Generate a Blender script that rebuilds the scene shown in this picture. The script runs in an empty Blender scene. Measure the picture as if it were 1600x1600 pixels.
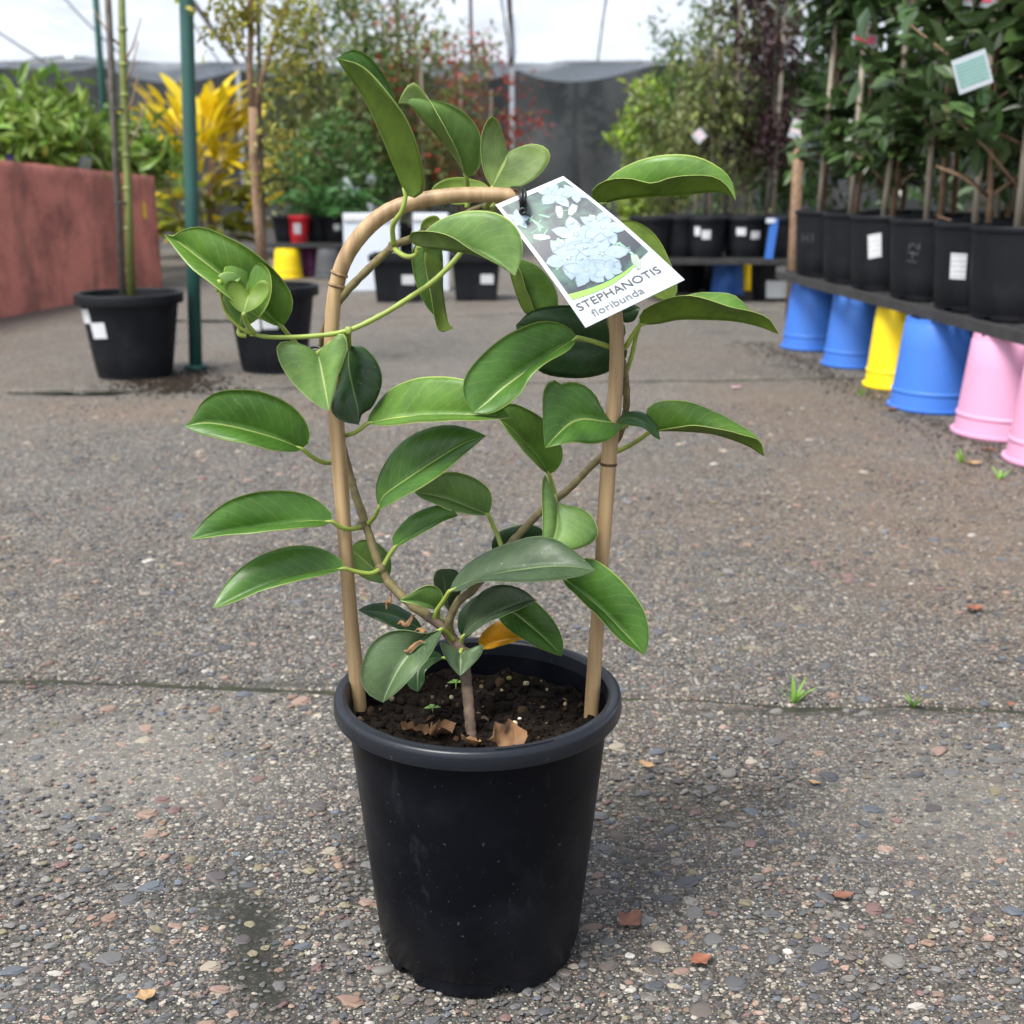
import bpy, bmesh, math, random
import numpy as np
from mathutils import Vector, Matrix, noise as mnoise
random.seed(11); rng = np.random.default_rng(11)
S = bpy.context.scene
COL = S.collection
# ------------------------------------------------------------------ camera
F_PX = 1900.0; PITCH = math.radians(15.4); CAM = Vector((0.0, 0.0, 0.56))
cd = bpy.data.cameras.new('camera'); cam = bpy.data.objects.new('camera', cd); COL.objects.link(cam)
cam.location = CAM; cam.rotation_euler = (math.radians(90) - PITCH, 0, 0)
cd.sensor_width = 36; cd.lens = F_PX / 1600 * 36; cd.clip_start = 0.02; cd.clip_end = 600
cd.dof.use_dof = True; cd.dof.focus_distance = 0.86; cd.dof.aperture_fstop = 10.5
S.camera = cam
# ------------------------------------------------------------------ sky, sun, exposure
SUN_DIR = Vector((-0.40, -0.40, 0.95)).normalized()
w = bpy.data.worlds.new('World'); S.world = w; w.use_nodes = True
nt = w.node_tree; bg = nt.nodes['Background']
sky = nt.nodes.new('ShaderNodeTexSky'); sky.sky_type = 'NISHITA'; sky.sun_disc = False
sky.sun_elevation = math.asin(SUN_DIR.z); sky.sun_rotation = math.atan2(SUN_DIR.x, SUN_DIR.y)
sky.dust_density = 1.5; sky.air_density = 1.0; sky.ozone_density = 1.0
hs = nt.nodes.new('ShaderNodeHueSaturation'); hs.inputs['Saturation'].default_value = 0.42
nt.links.new(sky.outputs[0], hs.inputs['Color']); nt.links.new(hs.outputs[0], bg.inputs[0])
bg.inputs[1].default_value = 0.125
sd = bpy.data.lights.new('sun', 'SUN'); sd.energy = 2.3; sd.angle = math.radians(24); sd.color = (1.0, 0.975, 0.94)
so = bpy.data.objects.new('sun', sd); COL.objects.link(so)
so.rotation_euler = SUN_DIR.to_track_quat('Z', 'Y').to_euler()
S.view_settings.view_transform = 'Standard'; S.view_settings.look = 'None'
S.view_settings.gamma = 1; S.view_settings.use_curve_mapping = False
S.view_settings.exposure = 1.32
# ------------------------------------------------------------------ pixel helpers
_f = Vector((0, math.cos(PITCH), -math.sin(PITCH))); _u = Vector((0, math.sin(PITCH), math.cos(PITCH)))
def ray(px, py):
    return _f + Vector((1, 0, 0)) * ((px - 800) / F_PX) + _u * ((800 - py) / F_PX)
def P(px, py, depth):
    d = ray(px, py); return CAM + d * (depth / d.y)
def G(px, py, z=0.0):
    d = ray(px, py); return CAM + d * ((z - CAM.z) / d.z)
def pxm(p):                       # pixels per metre at a point
    return F_PX / max(0.05, (p - CAM).dot(_f))
# ------------------------------------------------------------------ object helpers
def tag(o, label=None, cat=None, group=None, kind=None):
    if label: o['label'] = label
    if cat: o['category'] = cat
    if group: o['group'] = group
    if kind: o['kind'] = kind
    return o
def link(name, me, parent=None):
    o = bpy.data.objects.new(name, me); COL.objects.link(o)
    if parent is not None: o.parent = parent
    return o
def empty(name, loc=(0, 0, 0), rz=0.0, parent=None):
    o = bpy.data.objects.new(name, None); COL.objects.link(o); o.location = loc; o.rotation_euler = (0, 0, rz)
    o.empty_display_size = 0.02
    if parent is not None: o.parent = parent
    return o
def mesh(name, V, Fc, mats, parent=None, smooth=True, midx=None, uv=None, tint=None, origin=None):
    """one mesh object; V in the parent's local space"""
    V = np.asarray(V, dtype=np.float64).reshape(-1, 3)
    me = bpy.data.meshes.new(name)
    me.from_pydata(V.tolist() if len(V) < 200000 else V, [], [tuple(map(int, f)) for f in Fc])
    for m in (mats if isinstance(mats, (list, tuple)) else [mats]): me.materials.append(m)
    if smooth: me.polygons.foreach_set('use_smooth', np.ones(len(me.polygons), dtype=bool))
    if midx is not None: me.polygons.foreach_set('material_index', np.asarray(midx, dtype=np.int32))
    if uv is not None:
        l = me.uv_layers.new(name='UVMap')
        vi = np.zeros(len(me.loops), dtype=np.int32); me.loops.foreach_get('vertex_index', vi)
        l.data.foreach_set('uv', np.asarray(uv, dtype=np.float32)[vi].ravel())
    if tint is not None:
        a = me.color_attributes.new('tint', 'FLOAT_COLOR', 'POINT')
        t = np.asarray(tint, dtype=np.float32)
        if t.shape[1] == 3: t = np.concatenate([t, np.ones((len(t), 1), np.float32)], 1)
        a.data.foreach_set('color', t.ravel())
    me.update()
    return link(name, me, parent)
class MB:
    def __init__(s): s.v = []; s.f = []; s.m = []
    def add(s, V, Fc, mi=0):
        b = len(s.v); s.v += [tuple(p) for p in V]; s.f += [tuple(i + b for i in f) for f in Fc]; s.m += [mi] * len(Fc)
    def box(s, c, d, mi=0, R=None):
        x, y, z = [k / 2 for k in d]; V = [Vector((a * x, b * y, e * z)) for a in (-1, 1) for b in (-1, 1) for e in (-1, 1)]
        if R is not None: V = [R @ p for p in V]
        V = [p + Vector(c) for p in V]
        s.add(V, [(0, 1, 3, 2), (4, 6, 7, 5), (0, 4, 5, 1), (2, 3, 7, 6), (0, 2, 6, 4), (1, 5, 7, 3)], mi)
    def tube(s, pts, rad, n=8, mi=0, cap=True):
        V, Fc = tube(pts, rad, n, cap); s.add(V, Fc, mi)
    def build(s, name, mats, parent=None, smooth=False, **k):
        return mesh(name, s.v, s.f, mats, parent, smooth, midx=s.m, **k)
def tube(pts, rad, n=8, cap=True):
    pts = [Vector(p) for p in pts]; k = len(pts)
    if not hasattr(rad, '__len__'): rad = [rad] * k
    V = []; Fc = []
    t = (pts[1] - pts[0]).normalized(); ref = Vector((0, 0, 1)) if abs(t.z) < 0.9 else Vector((1, 0, 0))
    nrm = t.cross(ref).normalized()
    for i in range(k):
        t = (pts[min(i + 1, k - 1)] - pts[max(i - 1, 0)]).normalized()
        nrm = (nrm - t * nrm.dot(t)).normalized(); bn = t.cross(nrm)
        for j in range(n):
            a = 2 * math.pi * j / n; V.append(pts[i] + (nrm * math.cos(a) + bn * math.sin(a)) * rad[i])
    for i in range(k - 1):
        for j in range(n):
            Fc.append((i * n + j, i * n + (j + 1) % n, (i + 1) * n + (j + 1) % n, (i + 1) * n + j))
    if cap: Fc.append(tuple(range(n - 1, -1, -1))); Fc.append(tuple((k - 1) * n + j for j in range(n)))
    return V, Fc
def lathe(prof, n=48):
    V = []; Fc = []
    for r, z in prof:
        for j in range(n):
            a = 2 * math.pi * j / n; V.append((r * math.cos(a), r * math.sin(a), z))
    for i in range(len(prof) - 1):
        for j in range(n):
            Fc.append((i * n + j, i * n + (j + 1) % n, (i + 1) * n + (j + 1) % n, (i + 1) * n + j))
    return V, Fc
def cr(pts, n):
    """Catmull-Rom through pts, resampled to n points of equal arc length (any dimension)"""
    p = np.asarray(pts, float); k = len(p)
    if k == 2: return p[0] + (p[1] - p[0]) * np.linspace(0, 1, n)[:, None]
    e = np.vstack([2 * p[0] - p[1], p, 2 * p[-1] - p[-2]]); out = []
    for i in range(k - 1):
        a, b, c, d = e[i:i + 4]
        for t in np.linspace(0, 1, 12, endpoint=False):
            out.append(0.5 * (2 * b + (c - a) * t + (2 * a - 5 * b + 4 * c - d) * t * t + (3 * b - a - 3 * c + d) * t ** 3))
    out.append(p[-1]); out = np.array(out)
    s = np.concatenate([[0], np.cumsum(np.linalg.norm(np.diff(out, axis=0), axis=1))])
    q = np.linspace(0, s[-1], n)
    return np.stack([np.interp(q, s, out[:, j]) for j in range(p.shape[1])], 1)
# ------------------------------------------------------------------ materials
def _new(name):
    m = bpy.data.materials.new(name); m.use_nodes = True; n = m.node_tree
    return m, n, n.nodes['Principled BSDF']
def nd(n, t, **k):
    x = n.nodes.new(t)
    for a, b in k.items():
        if a in x.inputs: x.inputs[a].default_value = b
        else: setattr(x, a, b)
    return x
def mixc(n, f, a, b, blend='MIX'):
    x = n.nodes.new('ShaderNodeMix'); x.data_type = 'RGBA'; x.blend_type = blend
    for s, v in ((x.inputs['Factor'], f), (x.inputs[6], a), (x.inputs[7], b)):
        if hasattr(v, 'is_linked'): n.links.new(v, s)
        elif isinstance(v, (int, float)): s.default_value = v
        else: s.default_value = (*v, 1) if len(v) == 3 else v
    return x.outputs[2]
def ramp(n, src, stops):
    r = n.nodes.new('ShaderNodeValToRGB'); e = r.color_ramp.elements
    while len(e) < len(stops): e.new(0.5)
    for q, (p, c) in zip(e, stops): q.position = p; q.color = (c, c, c, 1) if not hasattr(c, '__len__') else (*c, 1)
    n.links.new(src, r.inputs[0]); return r.outputs[0]
def noise(n, scale, detail=4, rough=0.6, vec=None, coord='Object', stretch=None):
    tc = nd(n, 'ShaderNodeTexCoord'); x = nd(n, 'ShaderNodeTexNoise', Scale=scale, Detail=detail, Roughness=rough)
    v = tc.outputs[coord] if vec is None else vec
    if stretch:
        mp = nd(n, 'ShaderNodeMapping'); mp.inputs['Scale'].default_value = stretch; n.links.new(v, mp.inputs[0]); v = mp.outputs[0]
    n.links.new(v, x.inputs['Vector']); return x.outputs['Fac']
def bump(n, b, h, strength=0.3, dist=0.002):
    x = nd(n, 'ShaderNodeBump', Strength=strength, Distance=dist); n.links.new(h, x.inputs['Height']); n.links.new(x.outputs[0], b.inputs['Normal'])
def plain(name, c1, c2=None, rough=0.6, scale=8, bmp=0.0, dist=0.002, detail=5, spec=0.5, stretch=None, coord='Object', lo=0.35, hi=0.65):
    m, n, b = _new(name); c2 = c2 or tuple(k * 0.7 for k in c1)
    f = noise(n, scale, detail, coord=coord, stretch=stretch); f2 = ramp(n, f, [(lo, 0), (hi, 1)])
    n.links.new(mixc(n, f2, c1, c2), b.inputs['Base Color'])
    b.inputs['Roughness'].default_value = rough; b.inputs['Specular IOR Level'].default_value = spec
    if bmp: bump(n, b, f, bmp, dist)
    return m
def foliage(name, col, trans=0.25, rough=0.45):
    """leaf colour = col x the per-leaf tint attribute; part of the light passes through"""
    m, n, b = _new(name); at = nd(n, 'ShaderNodeAttribute', attribute_name='tint')
    c = mixc(n, 1.0, at.outputs['Color'], col, 'MULTIPLY'); n.links.new(c, b.inputs['Base Color'])
    b.inputs['Roughness'].default_value = rough
    t = nd(n, 'ShaderNodeBsdfTranslucent'); n.links.new(c, t.inputs[0])
    mx = nd(n, 'ShaderNodeMixShader'); mx.inputs[0].default_value = trans
    n.links.new(b.outputs[0], mx.inputs[1]); n.links.new(t.outputs[0], mx.inputs[2])
    n.links.new(mx.outputs[0], n.nodes['Material Output'].inputs[0]); return m
def vine_leaf(name, top, vein, rough, spots=0.0, edge=None, gloss=0.5):
    """u = across (-1 edge, 0 midrib, 1 edge), v = along the leaf"""
    m, n, b = _new(name); uvn = nd(n, 'ShaderNodeUVMap'); sp = nd(n, 'ShaderNodeSeparateXYZ'); n.links.new(uvn.outputs[0], sp.inputs[0])
    ab = nd(n, 'ShaderNodeMath', operation='ABSOLUTE'); n.links.new(sp.outputs[0], ab.inputs[0]); u = ab.outputs[0]
    f = ramp(n, noise(n, 38, 5, 0.65), [(0.34, 0), (0.66, 1)])
    c = mixc(n, f, tuple(k * 1.12 for k in top), (top[0] * 0.62, top[1] * 0.66, top[2] * 0.7))
    # side veins: slanted towards the tip
    sl = nd(n, 'ShaderNodeMath', operation='MULTIPLY_ADD'); n.links.new(u, sl.inputs[0]); sl.inputs[1].default_value = -0.28; n.links.new(sp.outputs[1], sl.inputs[2])
    fr = nd(n, 'ShaderNodeMath', operation='MULTIPLY_ADD'); n.links.new(sl.outputs[0], fr.inputs[0]); fr.inputs[1].default_value = 11.0; n.links.new(noise(n, 60, 2), fr.inputs[2])
    pp = nd(n, 'ShaderNodeMath', operation='PINGPONG'); n.links.new(fr.outputs[0], pp.inputs[0]); pp.inputs[1].default_value = 0.5
    vm = ramp(n, pp.outputs[0], [(0.0, 0.30), (0.10, 0.0)])
    c = mixc(n, vm, c, tuple(a * 0.55 + b2 * 0.45 for a, b2 in zip(top, vein)))
    mid = ramp(n, u, [(0.020, 1), (0.045, 0)]); c = mixc(n, mid, c, vein)
    ed = ramp(n, u, [(0.962, 0), (0.985, 1)]); c = mixc(n, ed, c, edge or vein)
    if spots:
        s = ramp(n, noise(n, 420, 3, 0.7), [(0.66, 0), (0.72, spots)]); c = mixc(n, s, c, (0.45, 0.5, 0.38)); s = ramp(n, noise(n, 75, 5, 0.7), [(0.70, 0), (0.745, 0.8)]); c = mixc(n, s, c, (0.085, 0.060, 0.020))
    n.links.new(c, b.inputs['Base Color'])
    rr = ramp(n, noise(n, 130, 3), [(0.3, rough - 0.03), (0.7, rough + 0.15)]); n.links.new(rr, b.inputs['Roughness'])
    b.inputs['Specular IOR Level'].default_value = gloss * 0.85
    bump(n, b, mixc(n, 0.6, vm, noise(n, 240, 4, 0.6)), 0.22, 0.0006)
    t = nd(n, 'ShaderNodeBsdfTranslucent'); n.links.new(mixc(n, 1.0, c, (1.0, 1.15, 0.55), 'MULTIPLY'), t.inputs[0])
    mx = nd(n, 'ShaderNodeMixShader'); mx.inputs[0].default_value = 0.30
    n.links.new(b.outputs[0], mx.inputs[1]); n.links.new(t.outputs[0], mx.inputs[2]); n.links.new(mx.outputs[0], n.nodes['Material Output'].inputs[0])
    return m
def pot_plastic(name, col, rough=0.5, dust=0.25, scuff=(0.25, 0.26, 0.27), spec=0.3):
    m, n, b = _new(name); b.inputs['Specular IOR Level'].default_value = spec
    d = ramp(n, noise(n, 6, 6, 0.65), [(0.45, 0), (0.85, dust)])
    s = ramp(n, noise(n, 30, 5, 0.75, stretch=(1, 1, 0.35)), [(0.60, 0), (0.80, dust * 1.3)])
    k = ramp(n, noise(n, 330, 2, 0.5), [(0.715, 0), (0.74, dust * 1.6)])
    c = mixc(n, d, col, scuff); c = mixc(n, s, c, scuff); c = mixc(n, k, c, tuple(min(1, v * 1.6) for v in scuff))
    n.links.new(c, b.inputs['Base Color'])
    n.links.new(ramp(n, noise(n, 14, 5), [(0.3, rough - 0.1), (0.7, rough + 0.15)]), b.inputs['Roughness'])
    bump(n, b, noise(n, 90, 3), 0.05, 0.001); return m
def sticker_mat():
    m, n, b = _new('printed_sticker_paper'); uvn = nd(n, 'ShaderNodeUVMap')
    mp = nd(n, 'ShaderNodeMapping'); mp.inputs['Scale'].default_value = (14, 5, 1); n.links.new(uvn.outputs[0], mp.inputs[0])
    br = nd(n, 'ShaderNodeTexNoise', Scale=2.2, Detail=1); n.links.new(mp.outputs[0], br.inputs['Vector'])
    sp = nd(n, 'ShaderNodeSeparateXYZ'); n.links.new(uvn.outputs[0], sp.inputs[0])
    mm = nd(n, 'ShaderNodeMath', operation='MULTIPLY'); n.links.new(sp.outputs[1], mm.inputs[0]); mm.inputs[1].default_value = 5
    pg = nd(n, 'ShaderNodeMath', operation='PINGPONG'); n.links.new(mm.outputs[0], pg.inputs[0]); pg.inputs[1].default_value = 0.5
    ln = ramp(n, pg.outputs[0], [(0.28, 0), (0.34, 1)]); tx = ramp(n, br.outputs['Fac'], [(0.46, 0), (0.52, 1)])
    c = mixc(n, 1.0, ln, tx, 'MULTIPLY'); f = nd(n, 'ShaderNodeMath', operation='MULTIPLY'); n.links.new(c, f.inputs[0]); f.inputs[1].default_value = 0.55
    n.links.new(mixc(n, f.outputs[0], (0.62, 0.63, 0.64), (0.12, 0.12, 0.13)), b.inputs['Base Color']); b.inputs['Roughness'].default_value = 0.55
    return m
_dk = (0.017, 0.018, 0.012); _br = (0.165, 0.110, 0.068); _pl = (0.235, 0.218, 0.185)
STAINS_AND_SHADOW = [(q.x, q.y, a, b, an, d, c) for q, a, b, an, d, c in ((G(150, 1180), .30, .22, .2, .40, _pl), (G(1500, 1250), .20, .20, 0, .35, _pl), (G(1450, 800), .45, .75, .1, .34, _br), (G(1250, 640), .40, .7, .0, .32, _br), (G(250, 640), .6, .25, 0, .4, _br),
        (G(395, 1470), .034, .13, .35, .95, _dk), (G(350, 1400), .06, .02, .2, .5, _dk), (G(1080, 1250), .14, .07, .2, .45, _dk), (G(585, 1330), .05, .10, 0, .5, _dk), (G(1300, 1112), .28, .016, 0, .55, _dk), (G(300, 1068), .30, .012, 0, .5, _dk))]  # moss and damp stains; the patch right of the pot is its painted shadow
def ground_mat():
    m, n, b = _new('exposed_aggregate_concrete'); tc = nd(n, 'ShaderNodeTexCoord'); o = tc.outputs['Object']
    big = ramp(n, noise(n, 1.3, 5, 0.6), [(0.35, 0), (0.65, 1)])
    c = mixc(n, big, (0.056, 0.053, 0.047), (0.108, 0.099, 0.084)); pale = ramp(n, noise(n, 0.45, 7, 0.68), [(0.45, 0), (0.68, 0.55)]); c = mixc(n, pale, c, (0.195, 0.172, 0.138))
    fine = ramp(n, noise(n, 260, 3, 0.75), [(0.38, 0), (0.64, 1)]); c = mixc(n, fine, tuple([0.013, 0.0125, 0.0115]), c)
    for sc, lim, seed in ((150, 0.38, 0.0), (260, 0.36, 3.7), (420, 0.36, 8.1)):           # small stones set in the mortar
        mp = nd(n, 'ShaderNodeMapping'); mp.inputs['Location'].default_value = (seed, seed * 2, 0); n.links.new(o, mp.inputs[0])
        v = nd(n, 'ShaderNodeTexVoronoi', Scale=sc, Randomness=1.0); v.voronoi_dimensions = '2D'; n.links.new(mp.outputs[0], v.inputs['Vector'])
        sep = nd(n, 'ShaderNodeSeparateColor'); n.links.new(v.outputs['Color'], sep.inputs[0])
        r = n.nodes.new('ShaderNodeValToRGB'); r.color_ramp.interpolation = 'CONSTANT'; e = r.color_ramp.elements
        cols = [(0.070, 0.071, 0.072), (0.155, 0.143, 0.123), (0.225, 0.150, 0.110), (0.090, 0.092, 0.098), (0.31, 0.275, 0.21), (0.115, 0.094, 0.082), (0.43, 0.40, 0.34)]
        while len(e) < len(cols): e.new(0.5)
        for i, cc in enumerate(cols): e[i].position = i / len(cols); e[i].color = (*cc, 1)
        n.links.new(sep.outputs[0], r.inputs[0])
        inside = ramp(n, v.outputs['Distance'], [(lim - 0.06, 1), (lim, 0)])
        pick = ramp(n, sep.outputs[1], [(0.52, 0), (0.54, 0.85)])
        f = mixc(n, 1.0, inside, pick, 'MULTIPLY'); c = mixc(n, f, c, r.outputs[0])
    sand = ramp(n, noise(n, 700, 2, 0.5), [(0.62, 0), (0.68, 0.8)]); sm = ramp(n, noise(n, 28, 4, 0.7), [(0.42, 0.12), (0.62, 1)]); sand = mixc(n, 1.0, sand, sm, 'MULTIPLY'); c = mixc(n, sand, c, (0.44, 0.42, 0.34))
    # weathering: brown dirt film and damp, mossy stains, plus the pot's shadow painted into the colour
    dirt = ramp(n, noise(n, 0.7, 6, 0.7), [(0.46, 0), (0.70, 0.45)]); c = mixc(n, dirt, c, (0.120, 0.083, 0.054))
    st = ramp(n, noise(n, 3.1, 6, 0.72), [(0.60, 0), (0.68, 0.62)]); c = mixc(n, st, c, (0.030, 0.031, 0.023))
    for (sx, sy, rx_, ry_, an, dep, mc) in STAINS_AND_SHADOW:
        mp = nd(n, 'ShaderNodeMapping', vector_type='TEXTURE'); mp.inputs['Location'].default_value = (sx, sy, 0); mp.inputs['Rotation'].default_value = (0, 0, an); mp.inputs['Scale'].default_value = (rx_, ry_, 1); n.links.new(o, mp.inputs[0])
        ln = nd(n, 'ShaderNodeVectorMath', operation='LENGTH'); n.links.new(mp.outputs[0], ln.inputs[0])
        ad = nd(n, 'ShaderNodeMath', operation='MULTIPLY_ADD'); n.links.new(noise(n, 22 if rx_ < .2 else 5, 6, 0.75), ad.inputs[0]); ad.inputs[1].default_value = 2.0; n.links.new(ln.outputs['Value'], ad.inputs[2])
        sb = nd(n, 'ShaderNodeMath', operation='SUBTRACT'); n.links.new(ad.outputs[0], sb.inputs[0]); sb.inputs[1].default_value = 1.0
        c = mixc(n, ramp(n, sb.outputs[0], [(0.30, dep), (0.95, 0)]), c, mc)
    n.links.new(c, b.inputs['Base Color'])
    n.links.new(ramp(n, noise(n, 2.2, 5), [(0.35, 0.62), (0.7, 0.85)]), b.inputs['Roughness']); b.inputs['Specular IOR Level'].default_value = 0.35
    h = mixc(n, 0.5, noise(n, 330, 5, 0.75), noise(n, 120, 3, 0.6)); bump(n, b, h, 0.8, 0.0035)
    return m
def tinted(name, rough=0.6, bmp=0.15, sc=300, spec=0.4, film=0.0):
    m, n, b = _new(name); at = nd(n, 'ShaderNodeAttribute', attribute_name='tint'); f = noise(n, sc, 4, 0.65)
    c = mixc(n, ramp(n, f, [(0.35, 0), (0.68, 1)]), at.outputs['Color'], (0.62, 0.62, 0.62), 'MULTIPLY')
    if film: c = mixc(n, ramp(n, noise(n, 170, 4, 0.7), [(0.52, 0), (0.62, film)]), c, (0.060, 0.057, 0.049))
    n.links.new(c, b.inputs['Base Color']); b.inputs['Roughness'].default_value = rough; b.inputs['Specular IOR Level'].default_value = spec
    bump(n, b, f, bmp, 0.001); return m
def fabric(name, col, trans, rough=0.6):
    m, n, b = _new(name); f = ramp(n, noise(n, 0.9, 6, 0.65), [(0.35, 0), (0.65, 1)])
    c = mixc(n, f, col, tuple(k * 0.84 for k in col)); c = mixc(n, ramp(n, noise(n, 3.5, 4, 0.6), [(0.56, 0), (0.66, 0.6)]), c, tuple(min(.9, k * 1.2) for k in col)); n.links.new(c, b.inputs['Base Color']); b.inputs['Roughness'].default_value = rough
    t = nd(n, 'ShaderNodeBsdfTranslucent'); n.links.new(c, t.inputs[0]); mx = nd(n, 'ShaderNodeMixShader'); mx.inputs[0].default_value = trans
    n.links.new(b.outputs[0], mx.inputs[1]); n.links.new(t.outputs[0], mx.inputs[2]); n.links.new(mx.outputs[0], n.nodes['Material Output'].inputs[0]); return m

M = dict(
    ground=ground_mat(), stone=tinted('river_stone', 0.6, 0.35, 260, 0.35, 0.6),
    pot_rim=pot_plastic('worn_rim_plastic', (0.0085, 0.0105, 0.0150), 0.36, 0.16, (0.10, 0.105, 0.12), spec=0.32),
    black_pot=pot_plastic('black_pot_plastic', (0.0028, 0.0034, 0.0055), 0.36, 0.30, (0.050, 0.053, 0.064), spec=0.10),
    far_pot=pot_plastic('weathered_black_plastic', (0.0075, 0.0085, 0.011), 0.5, 0.05, spec=0.18),
    grey_pot=pot_plastic('grey_plastic', (0.075, 0.08, 0.085), 0.55, 0.2),
    blue_pot=pot_plastic('blue_plastic', (0.045, 0.155, 0.52), 0.5, 0.30, (0.13, 0.19, 0.34)),
    yellow_pot=pot_plastic('yellow_plastic', (0.85, 0.60, 0.01), 0.5, 0.30, (0.42, 0.30, 0.05)),
    pink_pot=pot_plastic('pink_plastic', (0.60, 0.29, 0.43), 0.5, 0.30, (0.50, 0.28, 0.36)),
    red_pot=pot_plastic('red_plastic', (0.55, 0.02, 0.03), 0.45, 0.1), purple_pot=pot_plastic('purple_plastic', (0.13, 0.02, 0.09), 0.5, 0.1),
    soil=plain('dark_potting_mix', (0.006, 0.0044, 0.0034), (0.017, 0.012, 0.008), 0.95, 120, 1.0, 0.006, 6, spec=0.12),
    clod=tinted('potting_mix_crumbs', 0.95, 0.5, 400, 0.1),
    bamboo=plain('bamboo_cane', (0.43, 0.295, 0.150), (0.24, 0.150, 0.070), 0.5, 70, 0.25, 0.001, 6, stretch=(2, 2, 0.10)),
    bamboo_node=plain('bamboo_node_scar', (0.13, 0.07, 0.035), (0.30, 0.19, 0.09), 0.7, 200),
    wood=plain('grey_timber_stake', (0.36, 0.31, 0.24), (0.24, 0.20, 0.15), 0.8, 30, 0.3, 0.002, 5, stretch=(3, 3, 0.2)),
    bark=plain('tan_bark', (0.27, 0.17, 0.10), (0.15, 0.09, 0.055), 0.85, 40, 0.6, 0.004, 5),
    bark_grey=plain('grey_bark', (0.15, 0.13, 0.11), (0.08, 0.07, 0.06), 0.85, 40, 0.6, 0.004, 5),
    green_cane=plain('green_cane', (0.17, 0.20, 0.05), (0.11, 0.13, 0.035), 0.5, 20),
    stem_old=plain('woody_vine_stem', (0.165, 0.135, 0.045), (0.10, 0.075, 0.035), 0.7, 160, 0.6, 0.0015, 5),
    stem_trunk=plain('brown_vine_bark', (0.15, 0.105, 0.07), (0.075, 0.05, 0.035), 0.85, 120, 0.8, 0.002, 5),
    stem_new=plain('green_vine_stem', (0.25, 0.33, 0.05), (0.20, 0.25, 0.045), 0.5, 60),
    green_paint=plain('green_painted_steel', (0.022, 0.105, 0.082), (0.030, 0.085, 0.075), 0.45, 25),
    red_wall=None, white_paint=plain('white_painted_metal', (0.72, 0.73, 0.74), (0.6, 0.6, 0.6), 0.5, 9),
    shade=None, card=plain('white_tag_card', (0.43, 0.465, 0.49), (0.41, 0.445, 0.47), 0.35, 40), sticker=sticker_mat(),
    tray=plain('black_bench_plastic', (0.018, 0.018, 0.019), (0.035, 0.034, 0.033), 0.6, 18),
    chalk=plain('chalk_pen', (0.070, 0.072, 0.075), (0.02, 0.02, 0.02), 0.9, 200),
    tie=plain('black_tie', (0.008, 0.008, 0.009), None, 0.4, 100), dry=plain('dry_leaf', (0.24, 0.125, 0.05), (0.13, 0.07, 0.035), 0.8, 90, 0.4, 0.002),
    foam=plain('white_foam_board', (0.62, 0.67, 0.72), (0.55, 0.6, 0.66), 0.6, 5),
    grass=foliage('grass_blade', (0.19, 0.36, 0.05)),
)
# ================================================================== GROUND
def fbm(x, y, s, o=0.0): return mnoise.fractal(Vector((x * s + o, y * s - o, o * 0.37)), 1.0, 2.0, 4)
CRACKS = []
def crack(pixels, wdt, dep, jit):
    p = np.array([[*G(*q)[:2]] for q in pixels]); CRACKS.append((p[:, 0], p[:, 1], wdt, dep, jit))
crack([(-300, 1050), (0, 1062), (250, 1066), (500, 1078), (980, 1086), (1120, 1092), (1230, 1104), (1420, 1102), (1600, 1107), (1900, 1105)], 0.0085, 0.011, 0.007)
crack([(-400, 618), (0, 612), (500, 604), (900, 596), (1300, 590), (1900, 585)], 0.022, 0.014, 0.012)
crack([(-400, 505), (500, 497), (800, 490), (1300, 486), (1900, 480)], 0.026, 0.014, 0.012)
def crack_y(c, x): return np.interp(x, c[0], c[1]) + c[4] * (mnoise.noise(Vector((x * 9, 1.3, 0))) + 0.6 * mnoise.noise(Vector((x * 41, 7.3, 0))))
def axis(lo, hi, step, far, grow=1.25):
    a = list(np.arange(lo, hi, step)); s = step
    while a[-1] < far: s *= grow; a.append(a[-1] + s)
    s = step
    while a[0] > -far: s *= grow; a.insert(0, a[0] - s)
    return a
def build_ground():
    xs = axis(-1.0, 1.25, 0.012, 260); ys = axis(0.35, 2.1, 0.010, 260)
    for c in CRACKS:
        y0, y1 = min(crack_y(c, x) for x in np.linspace(-1, 1.2, 60)), max(crack_y(c, x) for x in np.linspace(-1, 1.2, 60))
        st = 0.003 if c[2] < 0.01 else 0.008
        ys += list(np.arange(y0 - 0.02, y1 + 0.02, st))
    ys = sorted(ys); ys = [y for i, y in enumerate(ys) if i == 0 or y - ys[i - 1] > 0.0012]
    nx, ny = len(xs), len(ys); V = np.zeros((ny, nx, 3))
    V[:, :, 0] = np.array(xs)[None, :]; V[:, :, 1] = np.array(ys)[:, None]
    cy = [[crack_y(c, x) for x in xs] for c in CRACKS]
    for j, y in enumerate(ys):
        if y < 0.3 or y > 8: continue
        for i, x in enumerate(xs):
            if abs(x) > 4: continue
            z = 0.0022 * fbm(x, y, 6.0) - 0.001
            if y < 2.3: z += 0.0012 * mnoise.noise(Vector((x * 45, y * 45, 3)))
            for k, c in enumerate(CRACKS):
                d = abs(y - cy[k][i]) / (c[2] * (0.75 + 0.6 * mnoise.noise(Vector((x * 14, k, 5)))))
                if d < 2: z -= c[3] * math.exp(-d * d * 1.6)
            V[j, i, 2] = z
    idx = np.arange(nx * ny).reshape(ny, nx)
    Fc = np.stack([idx[:-1, :-1], idx[:-1, 1:], idx[1:, 1:], idx[1:, :-1]], -1).reshape(-1, 4)
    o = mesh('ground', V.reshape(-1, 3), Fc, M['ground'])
    return tag(o, kind='structure')
ground = build_ground()
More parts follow.
